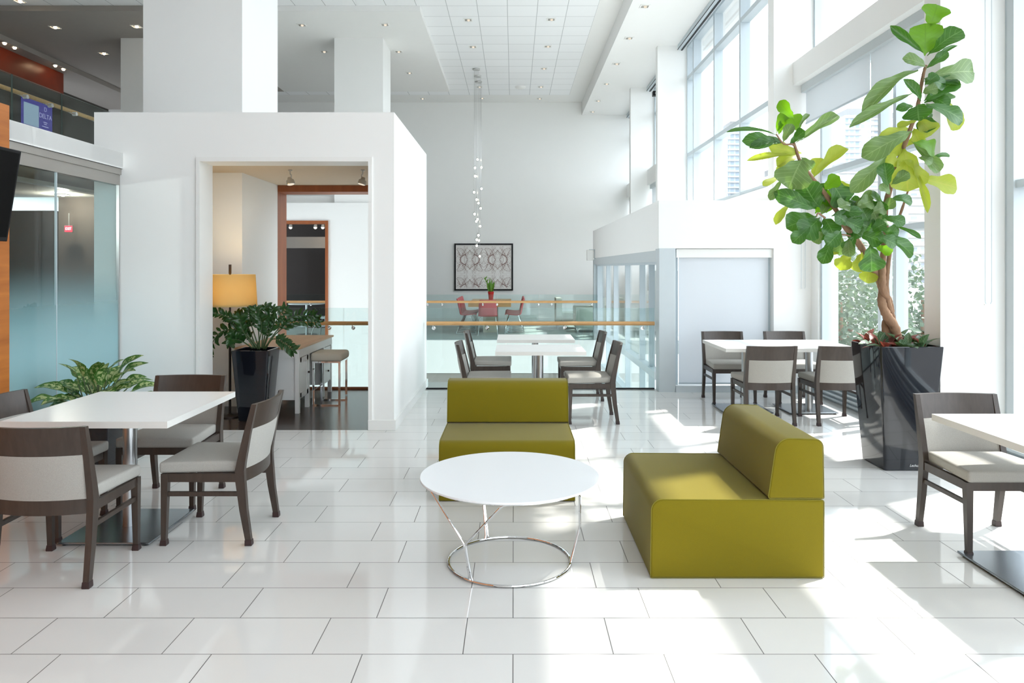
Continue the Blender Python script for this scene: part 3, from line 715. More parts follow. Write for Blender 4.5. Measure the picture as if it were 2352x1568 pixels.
chair(2.695, 4.16, 180, 'chair in the right foreground facing us, behind the table cut by the frame', None)

# ---------------------------------------------------------------- tables
def dining_table(label, x, y, sx, sy, px, py, group=None, dx=0, dy=0):
    t = thing('dining_table', label, 'table', (x, y, 0), 0, group)
    m = MB(); m.box(-sx / 2, sx / 2, -sy / 2, sy / 2, 0.704, 0.74)
    for f in m.bm.faces:
        if abs(f.normal.z) < 0.5: f.material_index = 1
    m.build('tabletop', ['laminate', 'edgeband'], t)
    m = MB(); m.box(-0.2, 0.2, -0.2, 0.2, 0.694, 0.704, bev=0.002); m.build('mounting_plate', 'black', t)
    m = MB(); m.lathe([(0.040, 0.022), (0.040, 0.694)], n=28); m.build('pedestal', 'steelpole', t, True)
    m = MB(); m.box(dx - px / 2, dx + px / 2, dy - py / 2, dy + py / 2, 0.011, 0.022, bev=0.003); m.build('base_plate', 'steelplate', t)
    for sx_, sy_ in ((1, 1), (1, -1), (-1, 1), (-1, -1)):
        m = MB(); m.lathe([(0.014, 0), (0.016, 0.012)], dx + sx_ * (px / 2 - 0.03), dy + sy_ * (py / 2 - 0.03), 10); m.build('foot', 'black', t)
    return t
dining_table('square white table in the left foreground with a steel pedestal', -2.306, 4.36, 0.90, 0.95, 0.52, 0.58)
g = 'white tables between the green sofa and the railing'
dining_table('nearer of the two white tables between the green sofa and the glass railing', 0.265, 7.465, 0.895, 0.69, 0.52, 0.5, g)
dining_table('farther of the two white tables, right in front of the glass railing', 0.255, 8.66, 0.895, 0.69, 0.52, 0.5, g)
g = 'pair of white tables pushed together by the window'
dining_table('left half of the double white table under the screen blind', 2.513, 7.87, 0.69, 0.92, 0.52, 0.53, g, 0, 0.13)
dining_table('right half of the double white table, its end hidden by the big black planter', 3.205, 7.87, 0.69, 0.92, 0.52, 0.53, g, 0, 0.13)
dining_table('white table cut off by the right edge of the photo, on a wide steel plate', 2.86, 3.62, 1.0, 0.95, 0.88, 0.68)

# ---------------------------------------------------------------- lounge sofas
def rounded(pts, rad, seg=6):
    out = []; n = len(pts)
    for i, p in enumerate(pts):
        r = rad[i]; p = Vector(p)
        if r <= 0: out.append(p); continue
        a = (Vector(pts[i - 1]) - p).normalized(); b = (Vector(pts[(i + 1) % n]) - p).normalized()
        ang = a.angle(b); d = r / math.tan(ang / 2)
        s0 = p + a * d; s1 = p + b * d; c = p + (a + b).normalized() * (r / math.sin(ang / 2))
        for k in range(seg + 1):
            v = (s0 - c).lerp(s1 - c, k / seg); v.normalize(); out.append(c + v * r)
    return out
def slab(prof, w, inset=0.012):
    """profile in (y, z) swept along x with softened ends"""
    c = Vector((sum(p[0] for p in prof) / len(prof), sum(p[1] for p in prof) / len(prof)))
    ys = [p[0] for p in prof]; zs = [p[1] for p in prof]
    hy = (max(ys) - min(ys)) / 2; hz = (max(zs) - min(zs)) / 2; cy = (max(ys) + min(ys)) / 2; cz = (max(zs) + min(zs)) / 2
    m = MB(); rings = []
    for x, k in ((-w / 2, 1.0), (-w / 2 + 0.002, 0.45), (-w / 2 + 0.006, 0.12), (-w / 2 + inset, 0), (0, -0.0), (w / 2 - inset, 0), (w / 2 - 0.006, 0.12), (w / 2 - 0.002, 0.45), (w / 2, 1.0)):
        e = 0.010 * k
        rings.append([Vector((x, cy + (p[0] - cy) * (1 - e / hy), cz + (p[1] - cz) * (1 - e / hz))) for p in prof])
    m.loft(rings); return m
def make_sofa():
    t = thing('lounge_sofa', 'sofa', 'sofa', (0, 0, 0)); w = 0.915
    seat = rounded([(-0.437, 0.004), (0.437, 0.004), (0.437, 0.395), (-0.432, 0.40)], (0.008, 0.008, 0.012, 0.055))
    back = rounded([(0.155, 0.402), (0.437, 0.402), (0.432, 0.70), (0.200, 0.708)], (0.012, 0.008, 0.04, 0.075))
    for nm, pr in (('seat', seat), ('backrest', back)):
        o = slab(pr, w).build(nm, 'olive', t, True, 50)
        for s in (-1, 1):
            m = MB(); m.tube([(s * (w / 2 - 0.003), p[0] + (0.0 if nm == 'seat' else 0), p[1]) for p in pr], 0.0022, n=5, closed=True); m.build('seam', 'olivepipe', o, True)
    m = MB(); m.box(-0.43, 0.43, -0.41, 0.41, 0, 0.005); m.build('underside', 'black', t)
    return t
SF = make_sofa()
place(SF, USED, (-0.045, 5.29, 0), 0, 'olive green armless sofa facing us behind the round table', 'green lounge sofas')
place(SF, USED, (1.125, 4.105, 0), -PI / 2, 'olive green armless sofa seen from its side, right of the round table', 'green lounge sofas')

# ---------------------------------------------------------------- round wire table
t = thing('coffee_table', 'round white coffee table on a chrome wire frame with a ring base', 'table', (-0.022, 3.87, 0))
m = MB(); m.lathe([(0.470, 0.452), (0.4765, 0.455), (0.4765, 0.461), (0.474, 0.4635)], n=96); m.build('tabletop', 'whitetop', t, True, 30)
RR = 0.0065
def pol(r, d, z): return (r * math.cos(math.radians(d)), r * math.sin(math.radians(d)), z)
m = MB(); m.tube([pol(0.325, k * 5, 0.0075) for k in range(72)], RR, n=8, closed=True); m.build('base_ring', 'chrome', t, True)
m = MB(); m.tube([pol(0.442, k * 5, 0.444) for k in range(72)], RR * 0.9, n=8, closed=True); m.build('rim_ring', 'chrome', t, True)
for a in (234, 114, 354):
    m = MB()
    for off in (-0.55, 0.55):
        m.tube([pol(0.325, a + off * 4, 0.010), pol(0.329, a + off * 1.8, 0.03), pol(0.370, a + off * 0.9, 0.185), pol(0.373, a + off * 1.6, 0.205), pol(0.436, a + off * 56, 0.430), pol(0.4415, a + off * 61, 0.4425), pol(0.442, a + off * 70, 0.444)], RR * 0.92, n=8)
    m.build('wire_leg', 'chrome', t, True)

# ---------------------------------------------------------------- planters and plants
def rsq(h, r, z, n=4):
    out = []
    for cx, cy, a0 in ((1, 1, 0), (-1, 1, 90), (-1, -1, 180), (1, -1, 270)):
        for k in range(n + 1):
            a = math.radians(a0 + 90 * k / n); out.append(Vector((cx * (h - r) + r * math.cos(a), cy * (h - r) + r * math.sin(a), z)))
    return out
def planter_body(t, hb, ht, H, rim=0.02, soil=0.05):
    m = MB()
    m.loft([rsq(hb - 0.012, 0.01, 0.0), rsq(hb, 0.015, 0.006), rsq(ht, 0.018, H - 0.004), rsq(ht - 0.004, 0.016, H), rsq(ht - rim, 0.012, H), rsq(ht - rim - 0.004, 0.01, H - soil - 0.03)], cap=True)
    m.build('pot', 'blackgloss', t, True, 35)
    m = MB(); m.box(-ht + rim + 0.006, ht - rim - 0.006, -ht + rim + 0.006, ht - rim - 0.006, H - soil - 0.025, H - soil); m.build('soil', 'soil', t)

# --- the big fig tree
FX, FY = 3.037, 5.77
t = thing('potted_fig_tree', 'tall fiddle leaf fig with a twisted trunk in a big glossy black planter', 'potted tree', (FX, FY, 0))
planter_body(t, 0.180, 0.246, 0.962)
ft = t
def c4(x, y): return (1712 + x / 3.267, y / 3.267)
def c8(x, y): return (1540 + x / 2.703, 420 + y / 2.703)
def fp(p, Y=FY): return P(p[0], p[1], Y) - Vector((FX, FY, 0))
def smooth(pts, n=6):
    pts = [Vector(p) for p in pts]; out = []
    for i in range(len(pts) - 1):
        p0 = pts[max(i - 1, 0)]; p1 = pts[i]; p2 = pts[i + 1]; p3 = pts[min(i + 2, len(pts) - 1)]
        for k in range(n):
            s = k / n
            out.append(0.5 * ((2 * p1) + (p2 - p0) * s + (2 * p0 - 5 * p1 + 4 * p2 - p3) * s * s + (3 * p1 - p0 - 3 * p2 + p3) * s ** 3))
    out.append(pts[-1]); return out
def branch(name, pxs, r0, r1, n=9, twist=0.0):
    pts = smooth([fp((x, y), Y) for x, y, Y in pxs], 7); k = len(pts) - 1
    rs = [(r0 + (r1 - r0) * i / k) * (1 + random.uniform(-.10, .10)) for i in range(k + 1)]
    m = MB(); m.tube(pts, rs, n=n); return m.build(name, 'bark', ft, True, False)
branch('trunk', [(2064, 800, 5.78), (2060, 775, 5.75), (2054, 750, 5.73), (2036, 722, 5.72), (2026, 695, 5.76), (2026, 662, 5.80), (2014, 630, 5.79), (2003, 612, 5.76), (1982, 574, 5.72), (1962, 545, 5.68), (1933, 510, 5.64), (1925, 490, 5.62), (1895, 445, 5.60), (1862, 405, 5.58), (1838, 370, 5.56), (1829, 345, 5.56), (1822, 325, 5.56)], 0.042, 0.0095)
branch('trunk', [(2042, 800, 5.76), (2037, 770, 5.78), (2034, 745, 5.80), (2044, 718, 5.81), (2042, 695, 5.78), (2030, 668, 5.74), (2027, 640, 5.74), (2027, 610, 5.77), (2030, 575, 5.80), (2034, 530, 5.78), (2035, 470, 5.72), (2046, 430, 5.66), (2066, 365, 5.56), (2088, 305, 5.48), (2106, 250, 5.44), (2113, 215, 5.43), (2121, 170, 5.43), (2127, 150, 5.43)], 0.036, 0.0105)
branch('trunk', [(2053, 800, 5.82), (2048, 765, 5.83), (2050, 735, 5.80), (2043, 705, 5.74), (2036, 662, 5.79), (2039, 620, 5.83), (2044, 580, 5.86), (2058, 520, 5.86), (2072, 480, 5.84), (2085, 440, 5.82), (2092, 425, 5.80)], 0.030, 0.0055)
branch('trunk', [(1829, 345, 5.56), (1822, 332, 5.54), (1800, 330, 5.5), (1783, 308, 5.48)], 0.009, 0.005, 7)
branch('trunk', [(1962, 545, 5.68), (1945, 540, 5.62), (1925, 538, 5.58)], 0.009, 0.005, 7)
branch('trunk', [(1895, 500, 5.55), (1880, 490, 5.5), (1876, 495, 5.45)], 0.008, 0.005, 7)
LV = {'d': [], 'm': [], 'b': [], 'y': []}
# every leaf: stalk end, tip, width (pixels of the crop), tone, depth of the stalk end, depth offset of the tip, tilt
R4 = [((1385, 200), (1440, 40), 175, 'b'), ((1345, 420), (1352, 185), 205, 'b'), ((1365, 420), (1615, 225), 150, 'd'), ((1335, 395), (1102, 205), 62, 'd'),
      ((1360, 505), (1200, 432), 95, 'm'), ((1350, 520), (1580, 335), 34, 'd'), ((1365, 510), (1515, 395), 70, 'd'), ((1380, 570), (1728, 530), 165, 'm'),
      ((1300, 530), (898, 820), 112, 'm'), ((1255, 700), (808, 935), 74, 'm'), ((1318, 760), (1205, 605), 66, 'd'), ((1330, 590), (1500, 640), 95, 'd'),
      ((1335, 760), (1592, 600), 120, 'd'), ((1340, 770), (1565, 712), 85, 'd'), ((1295, 780), (1300, 897), 185, 'd'), ((1260, 800), (1148, 815), 62, 'd'),
      ((1355, 780), (1640, 900), 115, 'd'), ((1480, 740), (1600, 960), 130, 'y'), ((1345, 865), (1365, 982), 128, 'd'), ((1300, 890), (1400, 1005), 140, 'y'),
      ((1250, 985), (900, 1165), 150, 'm'), ((1225, 960), (1025, 1040), 95, 'y'), ((1225, 1050), (1095, 1150), 85, 'y'), ((1250, 1060), (1458, 1280), 84, 'm'),
      ((1262, 1068), (1430, 1130), 115, 'b'), ((1060, 1175), (812, 1420), 118, 'm'), ((1195, 1115), (1220, 1420), 240, 'y'), ((1240, 1235), (1372, 1568), 52, 'y'),
      ((1318, 1340), (1580, 1405), 135, 'y'), ((1068, 1400), (1045, 1230), 105, 'd'), ((1095, 1385), (1222, 1298), 85, 'm'), ((1390, 1190), (1530, 1158), 46, 'd'),
      ((1085, 1460), (1015, 1385), 80, 'm'), ((1088, 1490), (1250, 1510), 85, 'd'), ((1262, 960), (1310, 1065), 80, 'y'), ((1330, 610), (1590, 625), 70, 'd'), ((1380, 730), (1520, 790), 100, 'd'), ((1290, 905), (1150, 945), 60, 'y'), ((1300, 1180), (1400, 1220), 70, 'm')]
L4 = [((380, 1070), (690, 865), 84, 'm'), ((235, 1000), (325, 825), 95, 'b'), ((365, 890), (258, 765), 84, 'b'), ((400, 985), (345, 872), 125, 'b'), ((400, 960), (475, 855), 34, 'm'),
      ((285, 1065), (345, 935), 74, 'm'), ((285, 1070), (0, 1050), 105, 'd'), ((240, 1015), (-112, 975), 36, 'd'), ((280, 1070), (60, 1090), 80, 'd'), ((365, 1060), (440, 985), 90, 'd'),
      ((420, 1150), (190, 1105), 95, 'y'), ((370, 1165), (38, 1192), 46, 'y'), ((400, 1165), (250, 1230), 95, 'y'), ((430, 1190), (330, 1395), 245, 'm'), ((505, 1335), (750, 1115), 100, 'y'),
      ((515, 1330), (570, 1190), 120, 'y'), ((280, 1320), (140, 1385), 60, 'y'), ((270, 1350), (190, 1495), 64, 'm'), ((620, 1340), (745, 1525), 170, 'd'), ((560, 1560), (440, 1380), 185, 'd'),
      ((520, 1565), (250, 1455), 115, 'd'), ((590, 1420), (700, 1330), 100, 'b'), ((300, 1200), (260, 1310), 70, 'y'), ((700, 1350), (780, 1430), 60, 'y'), ((500, 1330), (430, 1390), 60, 'y')]
B8 = [((935, 195), (1020, 85), 105, 'm'), ((965, 185), (1095, 85), 78, 'b'), ((900, 190), (1000, 60), 120, 'b'), ((742, 130), (655, 245), 52, 'y'), ((910, 205), (728, 270), 135, 'd'), ((930, 215), (815, 325), 140, 'd'),
      ((950, 215), (1015, 320), 105, 'd'), ((870, 270), (765, 365), 80, 'd'), ((1000, 205), (1185, 172), 64, 'd'), ((1060, 225), (1185, 280), 85, 'd'), ((1190, 290), (1245, 115), 135, 'd'),
      ((1190, 280), (1355, 215), 105, 'd'), ((1175, 315), (1312, 365), 100, 'd'), ((1295, 320), (1508, 440), 95, 'd'), ((1240, 385), (1250, 545), 135, 'd'), ((1010, 340), (945, 492), 82, 'd'),
      ((1065, 330), (1048, 442), 75, 'm'), ((1110, 345), (1110, 452), 72, 'm'), ((1110, 440), (1060, 532), 95, 'y'), ((1190, 430), (1170, 548), 95, 'y'), ((1245, 515), (1222, 612), 95, 'y'),
      ((1270, 395), (1375, 425), 62, 'b'), ((1315, 300), (1415, 300), 75, 'd'), ((1400, 270), (1550, 337), 30, 'd'), ((1325, 215), (1455, 245), 66, 'd'), ((1030, 270), (1005, 345), 75, 'b'),
      ((945, 300), (885, 362), 74, 'm'), ((1285, 210), (1315, 120), 90, 'd'), ((1325, 125), (1250, 75), 78, 'd'), ((1140, 140), (1265, 62), 60, 'm'), ((1060, 240), (1180, 330), 95, 'd'), ((1150, 150), (1250, 110), 90, 'm'),
      ((1040, 420), (1000, 440), 60, 'y'), ((1085, 110), (1150, 180), 90, 'd'), ((1215, 150), (1120, 110), 80, 'd'), ((1290, 300), (1180, 250), 100, 'd'), ((1120, 130), (1050, 150), 90, 'm'), ((1250, 180), (1330, 150), 80, 'm')]
B8 += [((905, 160), (830, 60), 110, 'd'), ((1010, 150), (1060, 60), 80, 'd'), ((960, 120), (900, 20), 110, 'd'), ((1100, 200), (1160, 110), 90, 'd'), ((1230, 240), (1190, 160), 90, 'd'), ((1270, 330), (1400, 380), 80, 'd'),
       ((1100, 260), (1030, 200), 90, 'd'), ((1180, 250), (1100, 170), 100, 'd'), ((1310, 180), (1390, 110), 70, 'm'), ((980, 290), (900, 330), 80, 'd'), ((1150, 330), (1090, 420), 80, 'd'), ((1250, 300), (1330, 250), 80, 'd'), ((1290, 250), (1250, 150), 90, 'm'), ((1060, 300), (980, 380), 90, 'd')]
R4 += [((1345, 640), (1440, 560), 80, 'd'), ((1325, 700), (1440, 660), 90, 'm'), ((1290, 800), (1400, 850), 100, 'd'), ((1210, 1100), (1330, 1020), 90, 'y'), ((1150, 1250), (1060, 1180), 90, 'y'), ((1180, 1200), (1290, 1290), 100, 'y')]
L4 += [((330, 1080), (420, 1010), 70, 'd'), ((250, 1010), (290, 900), 50, 'b'), ((420, 1180), (500, 1260), 80, 'm')]
mbs = {k: MB() for k in 'dmby'}
stk = MB()
random.seed(11)
for lst, cv, sc, Y0 in ((R4, c4, 3.267, 5.43), (L4, c4, 3.267, 5.56), (B8, c8, 2.703, 5.68)):
    for i, (b, e, w, k) in enumerate(lst):
        Yb = Y0 + random.uniform(-0.10, 0.10) + (0.07 if k == 'y' else -0.03)
        dY = random.uniform(-0.10, 0.04)
        pb = fp(cv(*b), Yb); pe = fp(cv(*e), Yb + dY)
        ww = w / sc * Yb / F * 1.16; pe = pe + (pe - pb) * 0.05
        ln = (pe - pb).length
        tilt = random.uniform(-0.35, 0.35)
        nrm = Vector((-0.45 + tilt, -0.85, 0.25 + random.uniform(-0.3, 0.35)))
        edge = ww / ln < 0.33
        mbs[k].leaf(pb, pe, ww, nrm, 0, FIDDLE, fold=random.uniform(0.06, 0.16) if not edge else 0.5, curl=random.uniform(0.02, 0.14), wav=0.05, nl=14)
for k, nm in (('d', 'leafdark'), ('m', 'leafmid'), ('b', 'leafbright'), ('y', 'leafyellow')):
    o = mbs[k].build('foliage', nm, ft, True, False)
    o['label'] = {'d': 'dark green leaves', 'm': 'mid green leaves', 'b': 'bright green young leaves', 'y': 'yellowing leaves'}[k]
# --- low patterned plants at the foot of the fig
def leafcluster(parent, name, mats, cx, cy, z, n, l0, l1, w, spread, elev, prof, seed, box=None, fold=0.15, curl=0.12, stem=None):
    random.seed(seed); m = MB(); st = MB()
    for i in range(n):
        a = 2 * PI * (i + random.uniform(-.4, .4)) / n * 2.618; e = math.radians(random.uniform(*elev)); ln = random.uniform(l0, l1)
        b = Vector((cx + random.uniform(-spread, spread), cy + random.uniform(-spread, spread), z))
        d = Vector((math.cos(a) * math.cos(e), math.sin(a) * math.cos(e), math.sin(e)))
        s0 = ln * (0.55 if stem else 0.15)
        if stem: st.tube([b, b + d * s0 * 0.6 + Vector((0, 0, s0 * 0.25)), b + d * s0 + Vector((0, 0, s0 * 0.3))], 0.004, n=5)
        bb = b + d * s0 + (Vector((0, 0, s0 * 0.3)) if stem else Vector())
        nn = Vector((-math.cos(a) * math.sin(e), -math.sin(a) * math.sin(e), math.cos(e))) + Vector((random.uniform(-.3, .3), random.uniform(-.5, .1), random.uniform(-.2, .2)))
        tip = bb + (d + Vector((0, 0, -0.25 * random.random()))).normalized() * ln
        m.leaf(bb, tip, w * random.uniform(.75, 1.15), nn, random.randrange(len(mats)), prof, fold, curl, 0.01, 8)
    o = m.build(name, mats, parent, True, False)
    if stem: st.build('stem', stem, parent, True)
    return o
H = 0.915
for i, (dx, dy, lab, mt) in enumerate(((-0.14, -0.10, 'low red leaved plant at the left front of the fig planter', ['calared', 'calared', 'cala']), (0.15, -0.09, 'low striped leaf plant at the right front of the fig planter', ['cala', 'cala', 'calared']), (0.0, -0.14, 'low patterned plant in the middle front of the fig planter', ['cala', 'calared', 'cala']), (-0.13, 0.13, 'low red tinged plant at the back left of the fig planter', ['calared', 'cala']), (0.15, 0.13, 'low striped plant at the back right of the fig planter', ['cala', 'cala', 'calared']))):
    tt = thing('calathea', lab, 'plant', (FX + dx, FY + dy, H), 0, 'low plants in the fig planter')
    leafcluster(tt, 'leaves', mt, 0, 0, 0, 15, 0.10, 0.165, 0.074, 0.05, (14, 66), OVAL, 20 + i)
# silver signature on the planter front
o = text('Lechuza', 0.026, 'signature', ft, (0.055, -0.1860, 0.042), (PI / 2 - 0.072, 0, 0), 'lettering', 0.0008)
o.data.transform(Matrix(((1, 0.35, 0, 0), (0, 1, 0, 0), (0, 0, 1, 0), (0, 0, 0, 1))))

# --- zamioculcas in the doorway
t = thing('zz_plant', 'dark green zz plant arching out of a black planter in the doorway', 'potted plant', (-2.675, 7.53, 0))
planter_body(t, 0.135, 0.19, 0.725)
def zzfp(p, Y): return P(p[0], p[1], Y) - Vector((-2.675, 7.55, 0))
def c6(x, y): return (430 + x / 2.375, 340 + y / 2.375)
random.seed(5)
lm = MB(); sm = MB()
stems = [[(400, 1095), (310, 1010), (190, 1000), (110, 1120)], [(390, 1095), (330, 1020), (270, 985), (235, 1060)], [(370, 1090), (300, 960), (225, 920), (130, 890)],
         [(380, 1090), (330, 960), (280, 905)], [(395, 1090), (350, 950), (340, 885)], [(400, 1090), (390, 960), (380, 885)], [(410, 1090), (420, 960), (430, 870)],
         [(415, 1090), (440, 960), (470, 880)], [(420, 1090), (470, 970), (540, 880)], [(425, 1090), (500, 1000), (590, 950), (710, 945)], [(430, 1090), (480, 1010), (570, 920), (690, 915)],
         [(360, 1090), (300, 1050), (250, 1040)], [(430, 1095), (470, 1040), (530, 1060), (580, 1100)], [(385, 1090), (410, 990), (400, 920)], [(370, 1090), (310, 1000), (290, 930)], [(420, 1095), (440, 1010), (450, 940)], [(375, 1090), (340, 1030), (300, 1010)]]
for si, s in enumerate(stems):
    Yt = 7.55 + random.uniform(-0.22, 0.22)
    pts = smooth([zzfp(c6(x, y), 7.55 + (Yt - 7.55) * i / (len(s) - 1)) for i, (x, y) in enumerate(s)], 6)
    sm.tube(pts, [0.008 - 0.005 * i / (len(pts) - 1) for i in range(len(pts))], n=6)
    k = len(pts); start = int(k * 0.46); q = 0
    for i in range(start, k, 2 if k > 20 else 1):
        d = (pts[i] - pts[i - 1]).normalized()
        sd = d.cross(Vector((0, 1, 0))).normalized() if q % 1 == 0 else d
        for sg in (-1, 1):
            dirv = (d * 0.55 + sd * sg * 0.75 + Vector((0, random.uniform(-.4, .4), random.uniform(-.1, .25)))).normalized()
            ln = random.uniform(0.068, 0.10)
            lm.leaf(pts[i], pts[i] + dirv * ln, ln * 0.45, Vector((random.uniform(-.4, .4), -1, random.uniform(-.1, .7))), 0, OVAL, 0.15, 0.08, 0, 6)
        q += 1
    lm.leaf(pts[-1], pts[-1] + (pts[-1] - pts[-2]).normalized() * 0.07, 0.03, Vector((0, -1, 0.3)), 0, OVAL, 0.15, 0.08, 0, 6)
lm.build('foliage', 'zz', t, True, False); sm.build('stem', 'zzstem', t, True, False)

# --- dieffenbachia behind the left table
t = thing('dumb_cane_plant', 'bushy plant with cream splashed leaves behind the left table', 'potted plant', (-3.30, 5.75, 0))
planter_body(t, 0.16, 0.21, 0.50)
random.seed(3); m = MB(); st = MB()
for i in range(50):
    a = random.uniform(0, 2 * PI); e = math.radians(random.uniform(5, 80)); r = random.uniform(0.0, 0.11)
    b = Vector((r * math.cos(a), r * math.sin(a), 0.44)); sl = random.uniform(0.05, 0.27)
    d = Vector((math.cos(a) * math.cos(e) * 1.25, math.sin(a) * math.cos(e) * 0.8, math.sin(e))).normalized()
    bb = b + d * sl * 0.9 + Vector((0, 0, sl * 0.25)); ln = random.uniform(0.17, 0.24)
    st.tube([b, b + d * sl * 0.5 + Vector((0, 0, sl * 0.2)), bb], 0.005, n=5)
    td = (d + Vector((0.15 * math.cos(a), 0.1 * math.sin(a), -0.5 * random.random()))).normalized()
    nn = Vector((-math.cos(a) * math.sin(e), -0.6 - math.sin(a) * math.sin(e), 0.55 + math.cos(e)))
    m.leaf(bb, bb + td * ln, ln * 0.55, nn, 0, OVAL, 0.14, 0.12, 0.012, 9)
m.build('foliage', 'dumb', t, True, False); st.build('stem', 'zzstem', t, True, False)

# ---------------------------------------------------------------- vestibule furniture
t = thing('floor_lamp', 'floor lamp with a lit mustard drum shade and dark slim pole inside the doorway', 'lamp', (-2.996, 7.66, 0))
m = MB(); m.lathe([(0.13, 0), (0.13, 0.012), (0.03, 0.022), (0.012, 0.03)], n=32); m.build('base', 'bronze', t, True)
m = MB(); m.lathe([(0.013, 0.02), (0.013, 0.85), (0.017, 0.86), (0.017, 0.88), (0.010, 0.89), (0.010, 1.50), (0.014, 1.505), (0.014, 1.60)], n=14); m.build('pole', 'bronze', t, True)
m = MB()
for rr in ((0.262, 0.268), (0.266, 0.262)): pass
m.loft([[Vector((r * math.cos(2 * PI * k / 48), r * math.sin(2 * PI * k / 48), z)) for k in range(48)] for r, z in ((0.272, 1.162), (0.2735, 1.165), (0.255, 1.495), (0.251, 1.495), (0.268, 1.167))], cap=False, closed=True)
m.build('lamp_shade', 'lampshade', t, True)
m = MB(); m.lathe([(0.262, 1.178), (0.262, 1.181)], n=48); m.build('added_diffuser', 'lampshade', t)  # unseen disc added to keep the bright bulb out of floor reflections
m = MB()
for k in range(3): m.cyl((0, 0, 1.48), (0.25 * math.cos(k * 2.094), 0.25 * math.sin(k * 2.094), 1.488), 0.003, n=5)
m.build('shade_spider', 'bronze', t)
m = MB(); m.sphere((0.0, 0.0, 1.33), 0.035); m.build('bulb', 'offbulb', t, True)

t = thing('desk', 'white desk with a beech top and cupboard pedestals beside the black planter', 'desk', (-2.64, 8.50, 0))
m = MB(); m.box(-0.35, 0.35, -0.74, 0.73, 0.69, 0.712, bev=0.004); m.build('desktop', 'beech', t)
m = MB(); m.box(-0.33, 0.335, -0.71, 0.70, 0.60, 0.688); m.build('apron', 'whitepaint', t)
for y0, y1, nd in ((-0.71, -0.30, 0), (0.30, 0.70, 1)):
    m = MB(); m.box(-0.30, 0.31, y0 + 0.03, y1 - 0.03, 0.14, 0.60); m.build('cabinet', 'whitepaint', t)
    for yy in (y0 + 0.022, y1 - 0.022):
        for xx in (-0.31, 0.312):
            m = MB(); m.box(xx - 0.022, xx + 0.022, yy - 0.022, yy + 0.022, 0, 0.60); m.build('leg', 'whitepaint', t)
    if nd == 0:
        m = MB(); m.box(0.311, 0.326, y0 + 0.048, y1 - 0.048, 0.16, 0.59, bev=0.002)
        a = y0 + 0.048; b = y1 - 0.048
        for q in ((a, a + 0.05, 0.16, 0.59), (b - 0.05, b, 0.16, 0.59), (a, b, 0.16, 0.21), (a, b, 0.54, 0.59)): m.box(0.326, 0.332, q[0], q[1], q[2], q[3])
        o = m.build('door', 'whitepaint', t)
        m = MB(); m.sphere((0.345, b - 0.025, 0.40), 0.012); m.cyl((0.33, b - 0.025, 0.40), (0.345, b - 0.025, 0.40), 0.005); m.build('knob', 'bronze', o, True)
    else:
        for z0, z1 in ((0.44, 0.59), (0.16, 0.42)):
            m = MB(); m.box(0.311, 0.328, y0 + 0.048, y1 - 0.048, z0, z1, bev=0.003); o = m.build('drawer', 'whitepaint', t)
            m = MB(); m.sphere((0.342, (y0 + y1) / 2, (z0 + z1) / 2), 0.012); m.build('knob', 'bronze', o, True)
t = thing('stool', 'backless stool with a cream cushion on a chrome sled frame tucked at the desk', 'stool', (-2.12, 8.42, 0))
m = MB(); m.box(-0.19, 0.17, -0.20, 0.20, 0.50, 0.60, bev=0.035, seg=4); m.build('cushion', 'cream', t, True)
for s in (-1, 1):
    m = MB(); 
    for q in ((-0.17, -0.145, 0.0, 0.50), (0.125, 0.15, 0.0, 0.50)): m.box(q[0], q[1], s * 0.17 - 0.006, s * 0.17 + 0.006, q[2], q[3])
    m.box(-0.17, 0.15, s * 0.17 - 0.0059, s * 0.17 + 0.0059, 0.0, 0.014); m.build('leg_frame', 'chrome', t)
m = MB(); m.box(-0.17, 0.15, -0.18, 0.18, 0.485, 0.502); m.build('seat_frame', 'chrome', t)
m = MB(); m.box(-0.17, -0.15, -0.165, 0.165, 0.16, 0.175); m.build('footrest', 'chrome', t)

def tracklight(label, x, y, z, ang):
    t = thing('track_spotlight', label, 'spotlight', (x, y, z))
    m = MB(); m.lathe([(0.022, -0.012), (0.022, 0)], n=14); m.build('canopy', 'silver', t, True)
    m = MB(); m.tube([(0, 0, -0.012), (0, 0, -0.05), (0.012 * ang, 0, -0.055), (0.012 * ang, 0, -0.085)], 0.007, n=8); m.build('arm', 'silver', t, True)
    m = MB(); a = Vector((0.012 * ang - 0.02 * ang, 0, -0.085)); d = Vector((0.25 * ang, -0.15, -1)).normalized()
    m.tube([a, a + d * 0.03, a + d * 0.034, a + d * 0.075, a + d * 0.08], [0.02, 0.028, 0.042, 0.046, 0.040], n=18); o = m.build('head', 'silver', t, True)
    m = MB(); m.tube([a + d * 0.0795, a + d * 0.0815], [0.036, 0.036], n=16); m.build('lens', 'offbulb', o)
tracklight('silver spotlight under the vestibule ceiling, at left over the desk', -2.45, 7.95, 2.64, 1)
tracklight('silver spotlight under the vestibule ceiling, at the right by the door jamb', -1.655, 7.95, 2.64, -1)

# ---------------------------------------------------------------- television on the cherry wall
t = thing('television', 'black television tilted forward on the orange wood wall, cut off by the left frame edge', 'television', (-3.72, 4.45, 2.06))
m = MB(); m.box(-0.03, 0.03, -0.55, 0.55, -0.315, 0.315, bev=0.006)
o = m.build('housing', 'black', t); o.location = (0.25, 0, 0); o.rotation_euler = (0, math.radians(9), 0)
m = MB(); m.box(0.030, 0.0325, -0.53, 0.53, -0.285, 0.295); m.build('screen', 'screen', o)
m = MB(); m.box(0.004, 0.21, -0.03, 0.03, -0.02, 0.02); m.box(0.004, 0.02, -0.15, 0.15, -0.1, 0.1); m.build('wall_bracket', 'black', t)

